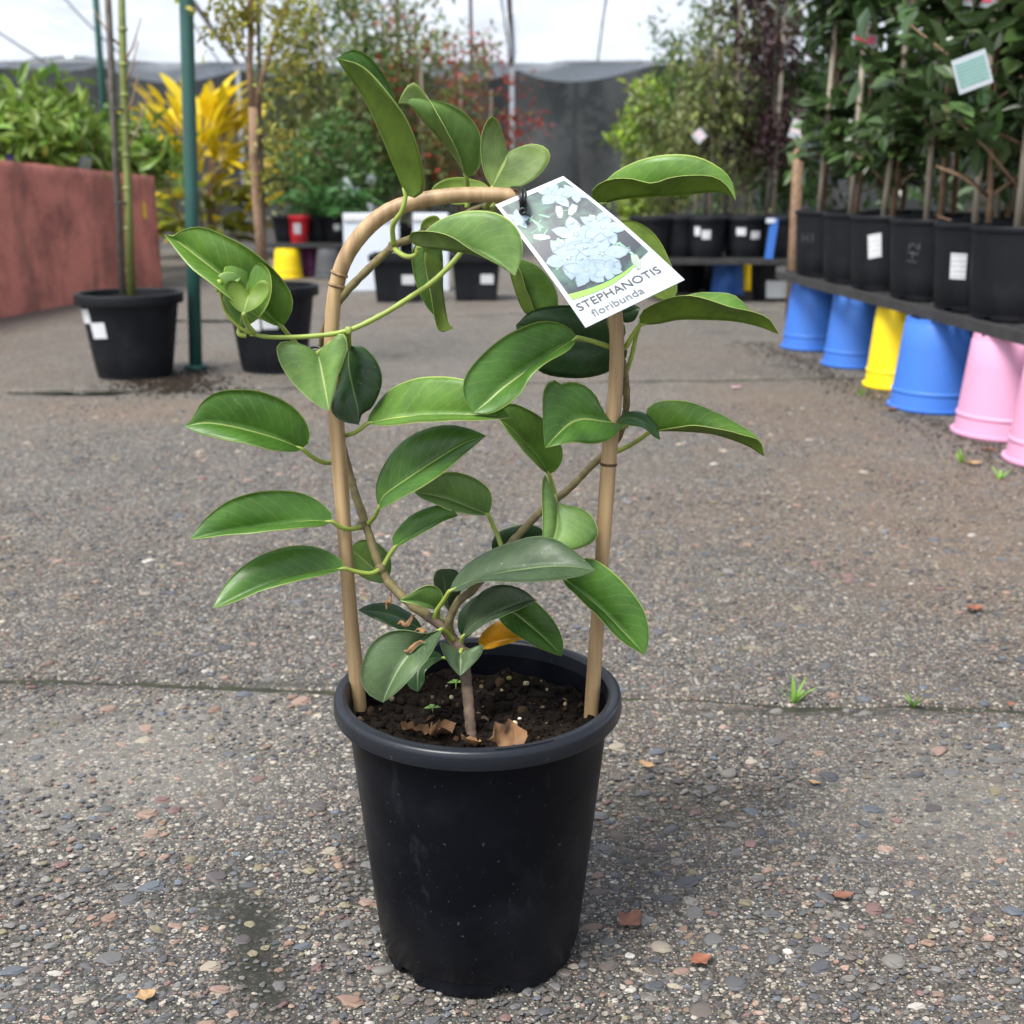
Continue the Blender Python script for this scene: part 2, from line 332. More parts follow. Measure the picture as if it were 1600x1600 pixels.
def crack_fill():
    cm = plain('crack_dirt', (0.012, 0.012, 0.008), (0.030, 0.032, 0.014), 0.95, 60, 0.8, 0.004)
    for c in CRACKS:
        xs = np.arange(-1.3, 1.5, 0.006) if c[2] < .01 else np.arange(-4, 4, .03); V = []; Fc = []
        for x in xs:
            y = crack_y(c, x); w_ = c[2] * (0.75 + 0.6 * mnoise.noise(Vector((x * 14, 3, 9)))); dz = .0015 * mnoise.noise(Vector((x * 60, 2, 2)))
            V += [(x, y - w_, -.0045 + dz), (x, y + w_ * .9, -.0040 - dz)]
        for i in range(len(xs) - 1): Fc.append((2 * i, 2 * i + 2, 2 * i + 3, 2 * i + 1))
        mesh('crack_dirt', V, Fc, cm, ground)
crack_fill()
PAL = 0.98 * np.array([(0.085, 0.088, 0.095), (0.11, 0.112, 0.115), (0.15, 0.145, 0.14), (0.20, 0.185, 0.165), (0.26, 0.17, 0.125), (0.30, 0.205, 0.16),
                (0.19, 0.115, 0.105), (0.36, 0.31, 0.24), (0.12, 0.135, 0.155), (0.22, 0.19, 0.12), (0.48, 0.45, 0.40), (0.14, 0.115, 0.10), (0.10, 0.085, 0.085)])
PW = np.array([12, 15, 15, 13, 5, 5, 4, 4, 7, 5, 1.4, 10, 7.0]); PW /= PW.sum()
def pebble_mesh(seed, n=None):
    r = random.Random(seed); n = n or (6 + seed % 4); V = [(r.uniform(-.15, .15), r.uniform(-.15, .15), 1.0)]; Fc = []
    amp = [1 + r.uniform(-0.30, 0.22) for _ in range(n)]
    for k, (rr, zz) in enumerate(((0.70, 0.93), (0.93, 0.55), (1.0, 0.0), (0.92, -0.5))):
        for j in range(n):
            a = 2 * math.pi * (j + 0.5 * (k % 2)) / n; q = rr * amp[j] * r.uniform(0.95, 1.05)
            V.append((q * math.cos(a), q * math.sin(a), zz + r.uniform(-0.07, 0.07)))
    for j in range(n): Fc.append((0, 1 + j, 1 + (j + 1) % n))
    for k in range(3):
        for j in range(n):
            a = 1 + k * n + j; b_ = 1 + k * n + (j + 1) % n; Fc.append((a, a + n, b_ + n, b_))
    return np.array(V), Fc
PEB = [pebble_mesh(s) for s in range(16)]
POT_C = G(747, 1085, 0.20); POT_C.z = 0
def pebbles():
    items = []
    N = 26000
    y = 0.50 + (rng.random(N) ** 1.35) * 2.6; x = (rng.random(N) - 0.5) * 2 * (0.47 * y + 0.03)
    s = 0.0020 * (1 + rng.pareto(2.7, N)); s = np.clip(s, 0.0017, 0.0105); s[y > 1.6] = np.maximum(s[y > 1.6], 0.0032)
    cell = {}
    for i in np.argsort(-s):
        if math.hypot(x[i] - POT_C.x, y[i] - POT_C.y) < 0.071: continue
        if abs(y[i] - crack_y(CRACKS[0], x[i])) < s[i] * 0.9 + 0.005: continue
        key = (int(x[i] / 0.026), int(y[i] / 0.026)); ok = True
        for a in (-1, 0, 1):
            for b_ in (-1, 0, 1):
                for q in cell.get((key[0] + a, key[1] + b_), ()):
                    if (x[i] - x[q]) ** 2 + (y[i] - y[q]) ** 2 < (s[i] + s[q]) ** 2 * 0.8: ok = False; break
        if ok: cell.setdefault(key, []).append(i); items.append(i)
    vis = sorted(items, key=lambda i: -s[i] / (y[i] + 0.3)); named = set(vis[:300])
    VV = []; FF = []; TT = []; nb = 0; base = []
    for k, (v, f) in enumerate(PEB[:6]):
        for c in range(len(PAL)):
            me = bpy.data.meshes.new('stone'); me.from_pydata(v.tolist(), [], f); me.materials.append(M['stone'])
            me.polygons.foreach_set('use_smooth', np.full(len(f), k % 3 == 0))
            a = me.color_attributes.new('tint', 'FLOAT_COLOR', 'POINT'); col = np.array([*PAL[c], 1.0], np.float32)
            a.data.foreach_set('color', np.tile(col, (len(v), 1)).ravel()); base.append(me)
    for i in items:
        k = int(rng.integers(0, 16)); c = int(rng.choice(len(PAL), p=PW)); v, f = PEB[k]
        el = rng.uniform(0.42, 0.95); fl = rng.uniform(0.22, 0.42); a = rng.uniform(0, math.pi) * 0.5 - 0.6 + (math.pi if rng.random() < 0.5 else 0)
        z = -s[i] * fl * rng.uniform(0.45, 0.85) + 0.0004
        if i in named:
            o = link('stone', base[(k % 6) * len(PAL) + c], ground); o.location = (x[i], y[i], z); o.rotation_euler = (rng.uniform(-.15, .15), rng.uniform(-.15, .15), a); o.scale = (s[i], s[i] * el, s[i] * fl)
            continue
        p = v * np.array([s[i], s[i] * el, s[i] * fl]); ca, sa = math.cos(a), math.sin(a)
        q = np.stack([p[:, 0] * ca - p[:, 1] * sa + x[i], p[:, 0] * sa + p[:, 1] * ca + y[i], p[:, 2] + z], 1)
        VV.append(q); FF += [tuple(j + nb for j in t) for t in f]; nb += len(v)
        TT.append(np.tile(PAL[c] * rng.uniform(0.8, 1.25), (len(v), 1)))
    o = mesh('small_stones', np.concatenate(VV), FF, M['stone'], ground, False, tint=np.concatenate(TT)); o['kind'] = 'stuff'
pebbles()

# ================================================================== POTS
def lathes(profs, n):
    V = []; Fc = []
    for p in profs: v, f = lathe(p, n); b = len(V); V += v; Fc += [tuple(i + b for i in q) for q in f]
    return V, Fc
def wall_r(rt, rb, h): return lambda z: rb + (rt - rb) * z / h
def patch(rf, a0, a1, z0, z1, off, skew=0.0, n=6):
    V = []; uv = []; Fc = []
    for i in range(n + 1):
        for k in range(3):
            u, v = i / n, k / 2; z = z0 + (z1 - z0) * v + skew * (u - 0.5); a = a0 + (a1 - a0) * u - skew * 6 * (v - 0.5)
            r = rf(z) + off; V.append((r * math.cos(a), r * math.sin(a), z)); uv.append((u, v))
    for i in range(n):
        for k in range(2): a = i * 3 + k; Fc.append((a, a + 3, a + 4, a + 1))
    return V, Fc, uv
def nursery_pot(name, loc, rt, rb, h, mat, label, cat='pot', group=None, soil=True, lip=0.018, rimw=0.006, stickers=(), flip=False, rz=0.0, soil_drop=0.03, seg=48, holes=6, foot=0.012, th=None, ridge=0, rim_mat=None):
    t = empty(name, loc, rz); tag(t, label, cat, group)
    th = th or (0.0025 if rt < 0.15 else 0.004); rf = wall_r(rt, rb, h); zt = h - lip
    V, Fc = lathes([[(0.0, foot * 0.5), (rb - 0.012, foot * 0.5)], [(rb - 0.010, foot * .5), (rb - 0.010, 0.0)], [(rb - .010, 0), (rb - 0.003, 0.0)], [(rb - .003, 0), (rb - 0.0012, foot)], [(rb - .0012, foot), (rb, foot + 0.0015), (rb + (rf(zt) - rb) * .3, foot + (zt - foot) * .3), (rf(zt), zt)],
            [(rf(zt) - th, zt), (rb - th + (rf(zt) - rb) * .4, foot + (zt - foot) * .4), (rb - th, foot + 0.004)], [(rb - th, foot + .004), (0, foot + 0.004)]], seg); V = np.array(V)
    # drainage notches: lift the foot edge at a few places
    ang = np.arctan2(V[:, 1], V[:, 0]); k = np.abs(((ang / (2 * math.pi) * holes) % 1) - 0.5) < 0.065
    m_ = k & (V[:, 2] < 1e-6); V[m_, 2] = foot * 0.6
    if flip: V[:, 2] = h - V[:, 2]; Fc = [f[::-1] for f in Fc]
    mesh('wall', V, Fc, mat, t)
    ro = rf(h) + rimw
    rp = [(rf(zt) - th, zt - 0.001), (rf(zt) + 0.0005, zt - 0.001), (ro - 0.0006, zt - 0.0010), (ro, zt + 0.0008), (ro - .0003, h - 0.0042), (ro - 0.0010, h - 0.0012), (ro - 0.0028, h), (rf(h) - th + 0.0008, h), (rf(h) - th - 0.0005, h - 0.002), (rf(zt) - th, zt - 0.001)]
    V, Fc = lathes([rp[:3], rp[2:9], rp[8:]], seg); V = np.array(V)
    if flip: V[:, 2] = h - V[:, 2]; Fc = [f[::-1] for f in Fc]
    mesh('rim', V, Fc, rim_mat or mat, t)
    if ridge:
        V, Fc = lathe([(rf(h - ridge - .006), h - ridge - .006), (rf(h - ridge) + .0022, h - ridge - .003), (rf(h - ridge) + .0028, h - ridge), (rf(h - ridge) + .0018, h - ridge + .003), (rf(h - ridge), h - ridge + .006)], seg); V = np.array(V)
        if flip: V[:, 2] = h - V[:, 2]; Fc = [f[::-1] for f in Fc]
        mesh('ridge', V, Fc, mat, t)
    if soil:
        zs = h - soil_drop; rs = rf(zs) - th - 0.0003; V = [(0, 0, zs)]; Fc = []
        for i in range(1, 5):
            for j in range(20): a = 2 * math.pi * j / 20; V.append((rs * i / 4 * math.cos(a), rs * i / 4 * math.sin(a), zs + (0.006 * random.uniform(-1, 1) if i < 4 else 0)))
        for j in range(20): Fc.append((0, 1 + j, 1 + (j + 1) % 20))
        for i in range(3):
            for j in range(20): a = 1 + i * 20 + j; b_ = 1 + i * 20 + (j + 1) % 20; Fc.append((a, a + 20, b_ + 20, b_))
        mesh('soil', V, Fc, M['soil'], t)
    for (a, aw, z0, z1, sk) in stickers:
        V, Fc, uv = patch(rf, math.radians(a - aw / 2), math.radians(a + aw / 2), z0, z1, 0.0012, sk); mesh('price_sticker', V, Fc, M['sticker'], t, uv=uv)
    return t
def text_mesh(body, size):
    cu = bpy.data.curves.new('t', 'FONT'); cu.body = body; cu.size = size; cu.align_x = 'CENTER'; cu.resolution_u = 3
    o = bpy.data.objects.new('t', cu); COL.objects.link(o); dg = bpy.context.evaluated_depsgraph_get(); me = bpy.data.meshes.new_from_object(o.evaluated_get(dg))
    V = np.array([v.co[:] for v in me.vertices]); Fc = [tuple(p.vertices) for p in me.polygons]
    bpy.data.objects.remove(o); bpy.data.curves.remove(cu); bpy.data.meshes.remove(me); return V, Fc
def chalk_text(t, rf, body, size, a, zc, rot=0.0):
    V, Fc = text_mesh(body, size); V[:, 1] -= size * 0.35; c, s = math.cos(rot), math.sin(rot); W = []
    for x, y, _ in V:
        X, Y = x * c - y * s, x * s + y * c; z = zc + Y; r = rf(z) + 0.0014; q = math.radians(a) + X / r; W.append((r * math.cos(q), r * math.sin(q), z))
    mesh('chalk_mark', W, Fc, M['chalk'], t, False)

# ------------------------------------------------------------------ the main pot
HP = 0.205
pot = nursery_pot('nursery_pot', POT_C, 0.0955, 0.0755, HP, M['black_pot'], 'scuffed black plastic pot holding the vine on the hoop', 'pot', None, soil=False, lip=0.0120, rimw=0.0080, th=0.0014, rim_mat=M['pot_rim'], seg=96, holes=6, rz=0.25)
rf_main = wall_r(0.0955, 0.0755, HP)
V, Fc, uv = patch(lambda z: 0.0925, math.radians(-73 - 14), math.radians(-62 - 14), HP + 0.0004, HP + 0.0005, 0.0025, 0, 8)
V = []; Fc = []
for i in range(10):                                    # moulded slot in the rim
    a = math.radians(-82 + i * 2.6) - 0.25
    for r in (0.0962, 0.0995): V.append((r * math.cos(a), r * math.sin(a), HP + 0.0006))
for i in range(9): Fc.append((2 * i, 2 * i + 1, 2 * i + 3, 2 * i + 2))
mesh('rim_slot', V, Fc, M['tie'], pot)
ZS = 0.180
def soil_main():
    rs = rf_main(ZS) - 0.0032; nr, na = 26, 84; V = [(0, 0, ZS)]; Fc = []
    for i in range(1, nr + 1):
        for j in range(na):
            a = 2 * math.pi * j / na; r = rs * i / nr; x, y = r * math.cos(a), r * math.sin(a)
            z = ZS + 0.006 * fbm(x, y, 35, 2.0) + 0.003 * mnoise.noise(Vector((x * 160, y * 160, 0)))
            V.append((x, y, z))
    for j in range(na): Fc.append((0, 1 + j, 1 + (j + 1) % na))
    for i in range(nr - 1):
        for j in range(na): a = 1 + i * na + j; b_ = 1 + i * na + (j + 1) % na; Fc.append((a, a + na, b_ + na, b_))
    mesh('soil', V, Fc, M['soil'], pot)
    VV = []; FF = []; TT = []; nb = 0
    for k in range(1700):
        r = rs * 0.97 * math.sqrt(random.random()); a = random.uniform(0, 2 * math.pi); x, y = r * math.cos(a), r * math.sin(a)
        s = 0.0010 * (1 + rng.pareto(2.4)); s = min(s, 0.0052); v, f = PEB[k % 10]
        p = v * np.array([s, s * random.uniform(0.3, 1), s * random.uniform(0.4, 0.9)]); R = np.array(Matrix.Rotation(random.uniform(0, 6.3), 3, 'Z') @ Matrix.Rotation(random.uniform(-.7, .7), 3, 'X'))
        z = ZS + 0.006 * fbm(x, y, 35, 2.0) + s * 0.15; p = p @ R.T + np.array([x, y, z])
        q = random.random(); c = (0.011, 0.0078, 0.0058) if q < 0.90 else ((0.06, 0.036, 0.02) if q < 0.97 else (0.2, 0.14, 0.08))
        VV.append(p); FF += [tuple(j + nb for j in t) for t in f]; nb += len(v); TT.append(np.tile(np.array(c) * random.uniform(.7, 1.3), (len(v), 1)))
    o = mesh('soil_crumbs', np.concatenate(VV), FF, M['clod'], pot, tint=np.concatenate(TT)); o['kind'] = 'stuff'
    for (px, py) in ((1, 0),): pass
soil_main()
def soil_pt(px, py, dz=0.0): return G(px, py, ZS + dz)
# fertiliser beads and perlite on the mix
for k, (px, py, s, c) in enumerate([(705, 1090, .0030, (.33, .30, .17)), (796, 1060, .0030, (.22, .22, .06)), (822, 1068, .0034, (.48, .42, .26)), (784, 1081, .0034, (.34, .25, .12)), (805, 1130, .0034, (.55, .45, .30)), (812, 1123, .0018, (.7, .65, .52)),
                                    (883, 1100, .0026, (.40, .30, .18)), (751, 1163, .0030, (.42, .36, .2)), (612, 1092, .0036, (.25, .21, .12)), (700, 1073, .0030, (.45, .42, .28)), (855, 1078, .0022, (.3, .24, .15))]):
    v, f = PEB[k % 10]; p = soil_pt(px, py, 0.003); s *= .75; sc = np.array([s, s * .75, s * .7]) if k != 3 else np.array([s * 1.7, s * .6, s * .6])
    o = mesh('fertiliser_bead', v * sc, f, M['clod'], None, tint=np.tile(c, (len(v), 1))); o.location = p; o.rotation_euler = (0, 0, k * 0.9 + 2.0)
    tag(o, 'pale fertiliser bead lying on the dark potting mix', 'bead', 'beads scattered on the potting mix')
def dry_leaf(name, loc, L, W, rz, label, mat, cat='leaf', curl=0.25, tilt=(0, 0), group=None, seed=0, rag=.18):
    r = random.Random(seed); n = 9; V = []; Fc = []
    for i in range(n):
        t = i / (n - 1); w_ = W * (math.sin(math.pi * min(1, t * 0.97 + 0.015)) ** 0.7) * (1 + r.uniform(-rag, rag))
        for k in (-1, -0.5, 0, 0.5, 1):
            V.append(((t - 0.5) * L, k * w_ / 2, curl * L * (0.25 * (k * k) * math.sin(math.pi * t) + 0.30 * (2 * t - 1) ** 2) + r.uniform(-.02, .02) * L * (rag / .18) ** 1.5))
    for i in range(n - 1):
        for k in range(4): a = i * 5 + k; Fc.append((a, a + 5, a + 6, a + 1))
    V = np.array(V); V[:, 2] -= V[:, 2].min()
    b = len(V); V2 = V.copy(); V2[:, 2] -= 0.0004; Vt = np.vstack([V + [0, 0, .0006], V2 + [0, 0, .0006]]); Fa = Fc + [tuple(j + b for j in f[::-1]) for f in Fc]
    o = mesh(name, Vt, Fa, mat); o.location = loc; o.rotation_euler = (tilt[0], tilt[1], rz); return tag(o, label, cat, group)
dry_leaf('dry_leaf', soil_pt(785, 1160, 0.006), 0.028, 0.022, 0.5, 'crumpled tan dead leaf on soil in front of the vine stem', M['dry'], curl=0.8, tilt=(0.8, 0.1), seed=3, rag=.55)
dry_leaf('dry_leaf', soil_pt(735, 1168, 0.003), 0.020, 0.014, 2.6, 'small curled dead leaf against inner front pot wall', M['dry'], curl=1.0, tilt=(0.5, 0), seed=5, rag=.4)
dry_leaf('dry_leaf', soil_pt(676, 1152, 0.004), 0.026, 0.010, 1.0, 'shrivelled orange brown leaf scrap on soil near left cane', M['dry'], curl=1.3, tilt=(0.6, 0.4), seed=8, rag=.6)
dry_leaf('dry_leaf', soil_pt(645, 1146, 0.003), 0.022, 0.008, 0.1, 'thin dead leaf strip at the soil edge below big grey green leaf', M['dry'], curl=1.2, tilt=(0.4, 0.3), seed=9, rag=.6)
def sprout(px, py, s, label):
    p = soil_pt(px, py, 0.0); t = empty('seedling', p); tag(t, label, 'seedling', None)
    V, Fc = tube([(0, 0, -0.002), (0.0003, 0, s)], 0.0004, 5); mesh('stem', V, Fc, M['stem_new'], t)
    for a in (0.2, 3.3, 1.8):
        c, q = math.cos(a), math.sin(a); L = s * 1.1; W = s * 0.4
        V = [(0, 0, s), (c * L * .5 - q * W, q * L * .5 + c * W, s * 1.15), (c * L, q * L, s * 1.05), (c * L * .5 + q * W, q * L * .5 - c * W, s * 1.15)]
        mesh('leaf', V, [(0, 1, 2, 3)], M['grass'], t, tint=np.tile([1.0, 1.0, 1.2], (4, 1)))
sprout(676, 1118, 0.006, 'tiny green seedling left of the vine stem base'); sprout(712, 1078, 0.006, 'tiny pale seedling just behind the vine stem'); sprout(792, 1167, 0.005, 'tiny seedling in front of crumpled tan dead leaf')

# ================================================================== BAMBOO HOOP
HD = 0.824
hoop_px = [(566, 1160), (557, 1060), (545, 930), (533, 760), (524, 640), (518, 560), (519, 500), (527, 440), (545, 393), (580, 350), (620, 324), (680, 309), (740, 304), (800, 307), (860, 322), (910, 360), (945, 420), (962, 500), (963, 580), (957, 660), (951, 720), (939, 900), (930, 1020), (921, 1165)]
pp = cr(hoop_px, 110); hoop_pts = [P(x, y, HD + 0.004 * math.sin(i * 0.05)) for i, (x, y) in enumerate(pp)]
hoop = empty('bamboo_hoop', (POT_C.x, HD, 0)); tag(hoop, 'bent tan bamboo cane hoop standing in the black pot', 'hoop')
loc = [p - Vector(hoop.location) for p in hoop_pts]
V, Fc = tube(loc, [0.0053 * (1 + 0.05 * math.sin(i * 0.31)) for i in range(len(loc))], 14); mesh('cane', V, Fc, M['bamboo'], hoop)
for (nx_, ny_) in ((526, 441), (951, 722), (951, 733), (537, 428)):
    k = int(np.argmin([(a - nx_) ** 2 + (b_ - ny_) ** 2 for a, b_ in pp])); d = (loc[k + 1] - loc[k]).normalized()
    V, Fc = tube([loc[k] - d * 0.0012, loc[k] - d * .0004, loc[k] + d * .0004, loc[k] + d * 0.0012], [0.0054, 0.0062, 0.0062, 0.0054], 14); mesh('cane_node', V, Fc, M['bamboo_node'], hoop)

# ================================================================== THE VINE
vine = empty('stephanotis_vine', (POT_C.x, 0.82, ZS)); tag(vine, 'glossy leaved green stephanotis vine twining round a cane hoop', 'vine')
VO = Vector(vine.location)
def vstem(name, pts, rad, mat, n=10, cnt=None):
    q = cr([tuple(P(*p)) for p in pts], cnt or max(10, len(pts) * 7)); k = len(q)
    r = np.interp(np.linspace(0, 1, k), np.linspace(0, 1, len(rad)), rad) if hasattr(rad, '__len__') else [rad] * k
    r = [a * (1 + 0.06 * math.sin(i * 1.7) + 0.05 * random.uniform(-1, 1)) for i, a in enumerate(r)]
    V, Fc = tube([Vector(p) - VO for p in q], r, n); return mesh(name, V, Fc, mat, vine)
vstem('trunk', [(738, 1175, .780), (733, 1110, .792), (728, 1060, .803), (722, 1020, .812), (708, 1000, .815), (690, 978, .813), (668, 962, .815)], [.0042, .0040, .0040, .0042, .0045, .0042, .0036], M['stem_trunk'])
vstem('stem', [(672, 965, .815), (640, 942, .818), (612, 915, .825), (596, 890, .83), (583, 855, .835), (569, 812, .845), (556, 775, .856), (545, 735, .862), (530, 680, .862), (517, 620, .858), (508, 560, .85), (506, 520, .838), (530, 470, .828), (572, 424, .822), (616, 384, .82), (640, 374, .825), (700, 345, .85), (760, 320, .855), (800, 308, .85)],
      [.0036, .0034, .0034, .0032, .0032, .0030, .0030, .0030, .0030, .0030, .0029, .0028, .0028, .0027, .0026, .0025, .002, .002], M['stem_old'])
vstem('stem', [(704, 992, .815), (702, 970, .81), (716, 940, .808), (740, 920, .812), (770, 880, .825), (808, 838, .84), (845, 800, .85), (890, 763, .856), (925, 727, .858), (955, 700, .856), (972, 670, .845), (979, 630, .836), (976, 580, .83), (967, 545, .828), (955, 510, .83), (948, 485, .835)],
      [.0032, .003, .003, .003, .0028, .0028, .0027, .0027, .0026, .0026, .0025, .0025, .0025, .0023, .0023, .002], M['stem_old'])
vstem('shoot', [(966, 640, .838), (973, 600, .835), (986, 560, .83), (994, 525, .826), (1002, 500, .825)], [.0016, .0016, .0015, .0014], M['stem_new'])
vstem('shoot', [(800, 307, .846), (790, 312, .838), (772, 325, .835), (748, 350, .836), (720, 395, .832), (680, 437, .822), (640, 465, .812), (600, 490, .805), (545, 516, .80), (490, 525, .798), (430, 527, .795), (396, 522, .79), (370, 508, .786), (352, 485, .783), (345, 460, .78), (343, 445, .78)], [.0022, .002, .0019, .0019, .0018, .0018, .0017, .0016, .0014, .0011, .0009], M['stem_new'])
vstem('shoot', [(768, 325, .838), (784, 312, .834), (800, 303, .832), (816, 298, .83)], [.0022, .0022, .0018], M['stem_new'])
for (px, py, d, r) in ((616, 386, .819, .0042), (545, 517, .80, .0028), (566, 822, .842, .0040), (595, 889, .829, .0041), (968, 545, .828, .0034), (395, 522, .79, .0022), (968, 663, .842, .0032), (343, 442, .78, .0022), (340, 455, .781, .0016), (346, 462, .781, .0016)):
    p = P(px, py, d) - VO; v, f = PEB[2]; mesh('node', v * r + np.array(p), f, M['stem_old'] if r > .003 else M['stem_new'], vine)
LM = {
 'mid': (vine_leaf('leaf_top_green', (0.118, 0.240, 0.030), (0.37, 0.46, 0.12), 0.38, 0.25), vine_leaf('leaf_under_green', (0.155, 0.235, 0.026), (0.28, 0.35, 0.06), 0.5)),
 'deep': (vine_leaf('leaf_top_deep', (0.068, 0.170, 0.020), (0.29, 0.38, 0.09), 0.34, 0.2), vine_leaf('leaf_under_deep', (0.130, 0.210, 0.024), (0.25, 0.33, 0.06), 0.5)),
 'dark': (vine_leaf('leaf_top_dark', (0.020, 0.058, 0.014), (0.11, 0.17, 0.05), 0.30, 0.2), vine_leaf('leaf_under_dark', (0.06, 0.10, 0.03), (0.15, 0.20, 0.08), 0.5)),  # for old dark leaves; also paints shade onto leaves behind others
 'grey': (vine_leaf('leaf_top_greyish', (0.060, 0.098, 0.042), (0.15, 0.21, 0.09), 0.42, 0.5), vine_leaf('leaf_under_greyish', (0.055, 0.075, 0.025), (0.15, 0.18, 0.07), 0.5)),
 'sage': (vine_leaf('leaf_top_sage', (0.095, 0.150, 0.062), (0.22, 0.30, 0.14), 0.42, 0.5), vine_leaf('leaf_under_sage', (0.10, 0.14, 0.04), (0.2, 0.25, 0.09), 0.5)),
 'pale': (vine_leaf('leaf_top_pale', (0.150, 0.265, 0.060), (0.38, 0.48, 0.15), 0.38, 0.3), vine_leaf('leaf_under_pale', (0.145, 0.215, 0.050), (0.30, 0.38, 0.11), 0.55)),
 'yellow': (vine_leaf('leaf_top_yellow', (0.58, 0.27, 0.008), (0.62, 0.36, 0.03), 0.42), vine_leaf('leaf_under_yellow', (0.55, 0.28, 0.012), (0.6, 0.36, 0.03), 0.5)),
}
NL, ML = 21, 6
def vleaf(B, T, mid, A, Bd, sA, sB, ref, d0, d1, mat='mid', pet=None, k=0.27, bow=0.0, cup=0.10, label=None):
    m = cr([B] + mid + [T], NL); a = cr([B] + A + [T], NL); b_ = cr([B] + Bd + [T], NL); t = np.linspace(0, 1, NL)
    dep = d0 + (d1 - d0) * t + bow * np.sin(math.pi * t)
    m3 = np.array([P(x, y, d) for (x, y), d in zip(m, dep)]); L = np.linalg.norm(np.diff(m3, axis=0), axis=1).sum(); ppm = pxm(Vector(m3[NL // 2]))
    prof = np.sin(math.pi * np.clip(t, 0, 1) ** 0.85) ** 0.75
    prof[0] = prof[-1] = 0
    def edge(e, s):
        wpx = np.linalg.norm(e - m, axis=1) / ppm; off = np.sqrt(np.maximum((k * L * prof) ** 2 - wpx ** 2, 0))
        for _ in range(5): off[1:-1] = (off[:-2] + 2 * off[1:-1] + off[2:]) / 4
        off[0] = off[-1] = 0
        return np.array([P(x, y, d - s * o) for (x, y), d, o in zip(e, dep, off)])
    a3, b3 = edge(a, sA), edge(b_, sB)
    rows = []; us = []
    for j in range(-ML, ML + 1):
        u = abs(j) / ML; e = a3 if j < 0 else b3; rows.append(m3 + (e - m3) * u); us.append(j / ML)
    g = np.stack(rows, 1); nW = 2 * ML + 1                                 # NL x nW x 3
    ga = np.gradient(g, axis=0); gb = np.gradient(g, axis=1); nrm = np.cross(ga, gb); nrm /= (np.linalg.norm(nrm, axis=2, keepdims=True) + 1e-9)
    nref = nrm[4:-4, :ML].mean(axis=(0, 1)); toc = np.array(CAM) - g[NL // 2, ML // 2]
    flip = (np.dot(nref, toc) > 0) != (ref == '+')
    if flip: nrm = -nrm
    # cupped blade, slight ripple
    uu = np.abs(np.array(us))[None, :, None]; hw = (np.linalg.norm(a3 - m3, axis=1) + np.linalg.norm(b3 - m3, axis=1))[:, None, None] / 2
    seed = random.uniform(0, 50); rip = np.array([[mnoise.noise(Vector((t_ * 5 + seed, u_ * 1.6, seed))) for u_ in us] for t_ in t])[:, :, None]
    fade = (np.sin(math.pi * t) ** 0.5)[:, None, None]
    g = g + nrm * (cup * hw * np.sin(math.pi * uu) + 0.045 * hw * rip * (0.3 + uu)) * fade
    bot = g - nrm * 0.00045
    top = g.reshape(-1, 3) - np.array(VO); bo = bot.reshape(-1, 3) - np.array(VO); n0 = NL * nW
    uv = [(us[j], t[i]) for i in range(NL) for j in range(nW)] * 2
    Fc = []; mi = []
    for i in range(NL - 1):
        for j in range(nW - 1):
            q = (i * nW + j, (i + 1) * nW + j, (i + 1) * nW + j + 1, i * nW + j + 1)
            if flip: q = q[::-1]
            Fc.append(q); mi.append(0); Fc.append(tuple(x + n0 for x in q[::-1])); mi.append(1)
        for j in (0, nW - 1):
            q = (i * nW + j, (i + 1) * nW + j, (i + 1) * nW + j + n0, i * nW + j + n0); Fc.append(q); mi.append(0)
    o = mesh('leaf', np.vstack([top, bo]), Fc, LM[mat], vine, midx=mi, uv=uv)
    if label: o['label'] = label
    if pet:
        pts = [(B[0], B[1], d0)] + pet; q = cr([tuple(P(*p)) for p in pts], 4 * len(pts) + 4); kk = len(q)
        d_in = Vector(m3[3]) - Vector(m3[0]); q = np.vstack([np.array(Vector(m3[0]) + d_in * 0.35) , q])
        V, Fc = tube([Vector(p) - VO for p in q], [0.0007] + list(np.linspace(0.0015, 0.0019, kk)), 8); mesh('petiole', V, Fc, M['stem_new'], o)
    return o
A_ = vleaf
A_((634, 305), (526, 91), [(612, 250), (598, 215), (575, 165), (550, 126)], [(650, 309), (663, 296), (662, 265), (650, 220), (625, 170), (595, 130), (562, 101)], [(642, 290), (648, 255), (640, 205), (618, 158), (606, 128), (595, 109), (575, 86), (552, 77), (537, 83)], 1, -1, '-', .80, .775, 'deep', [(628, 330, .80), (614, 352, .806), (615, 382, .815)])
A_((729, 278), (622, 162), [(710, 246), (688, 220), (660, 190), (640, 166)], [(724, 262), (714, 235), (696, 200), (676, 163), (657, 137), (643, 129), (631, 142)], [(745, 268), (753, 250), (752, 215), (740, 190), (720, 172), (695, 160), (668, 155), (645, 152)], 1, -1, '-', .85, .82, 'pale', [(731, 300, .856), (730, 325, .856)])
A_((769, 293), (794, 238), [(779, 272), (788, 254)], [(758, 275), (751, 245), (752, 215), (760, 190), (769, 181), (778, 192), (786, 213), (791, 230)], [(795, 296), (825, 287), (848, 269), (860, 247), (853, 231), (832, 225), (810, 231)], 1, 1, '-', .825, .85, 'pale', [(768, 310, .828), (758, 325, .835)])
A_((768, 298), (668, 306), [(735, 300), (700, 302)], [(755, 286), (725, 278), (700, 279), (680, 289)], [(750, 312), (720, 320), (690, 316)], -1, 1, '-', .88, .87, 'mid')
A_((652, 386), (805, 431), [(690, 391), (725, 395), (755, 403), (782, 416)], [(640, 374), (641, 363), (662, 361), (690, 365), (714, 374), (735, 388), (758, 401), (785, 415)], [(654, 372), (665, 360), (690, 342), (722, 331), (755, 329), (782, 335), (803, 350), (815, 372), (816, 398)], 1, -1, '-', .79, .765, 'pale', [(650, 398, .792), (636, 401, .80), (622, 394, .81), (616, 386, .818)])
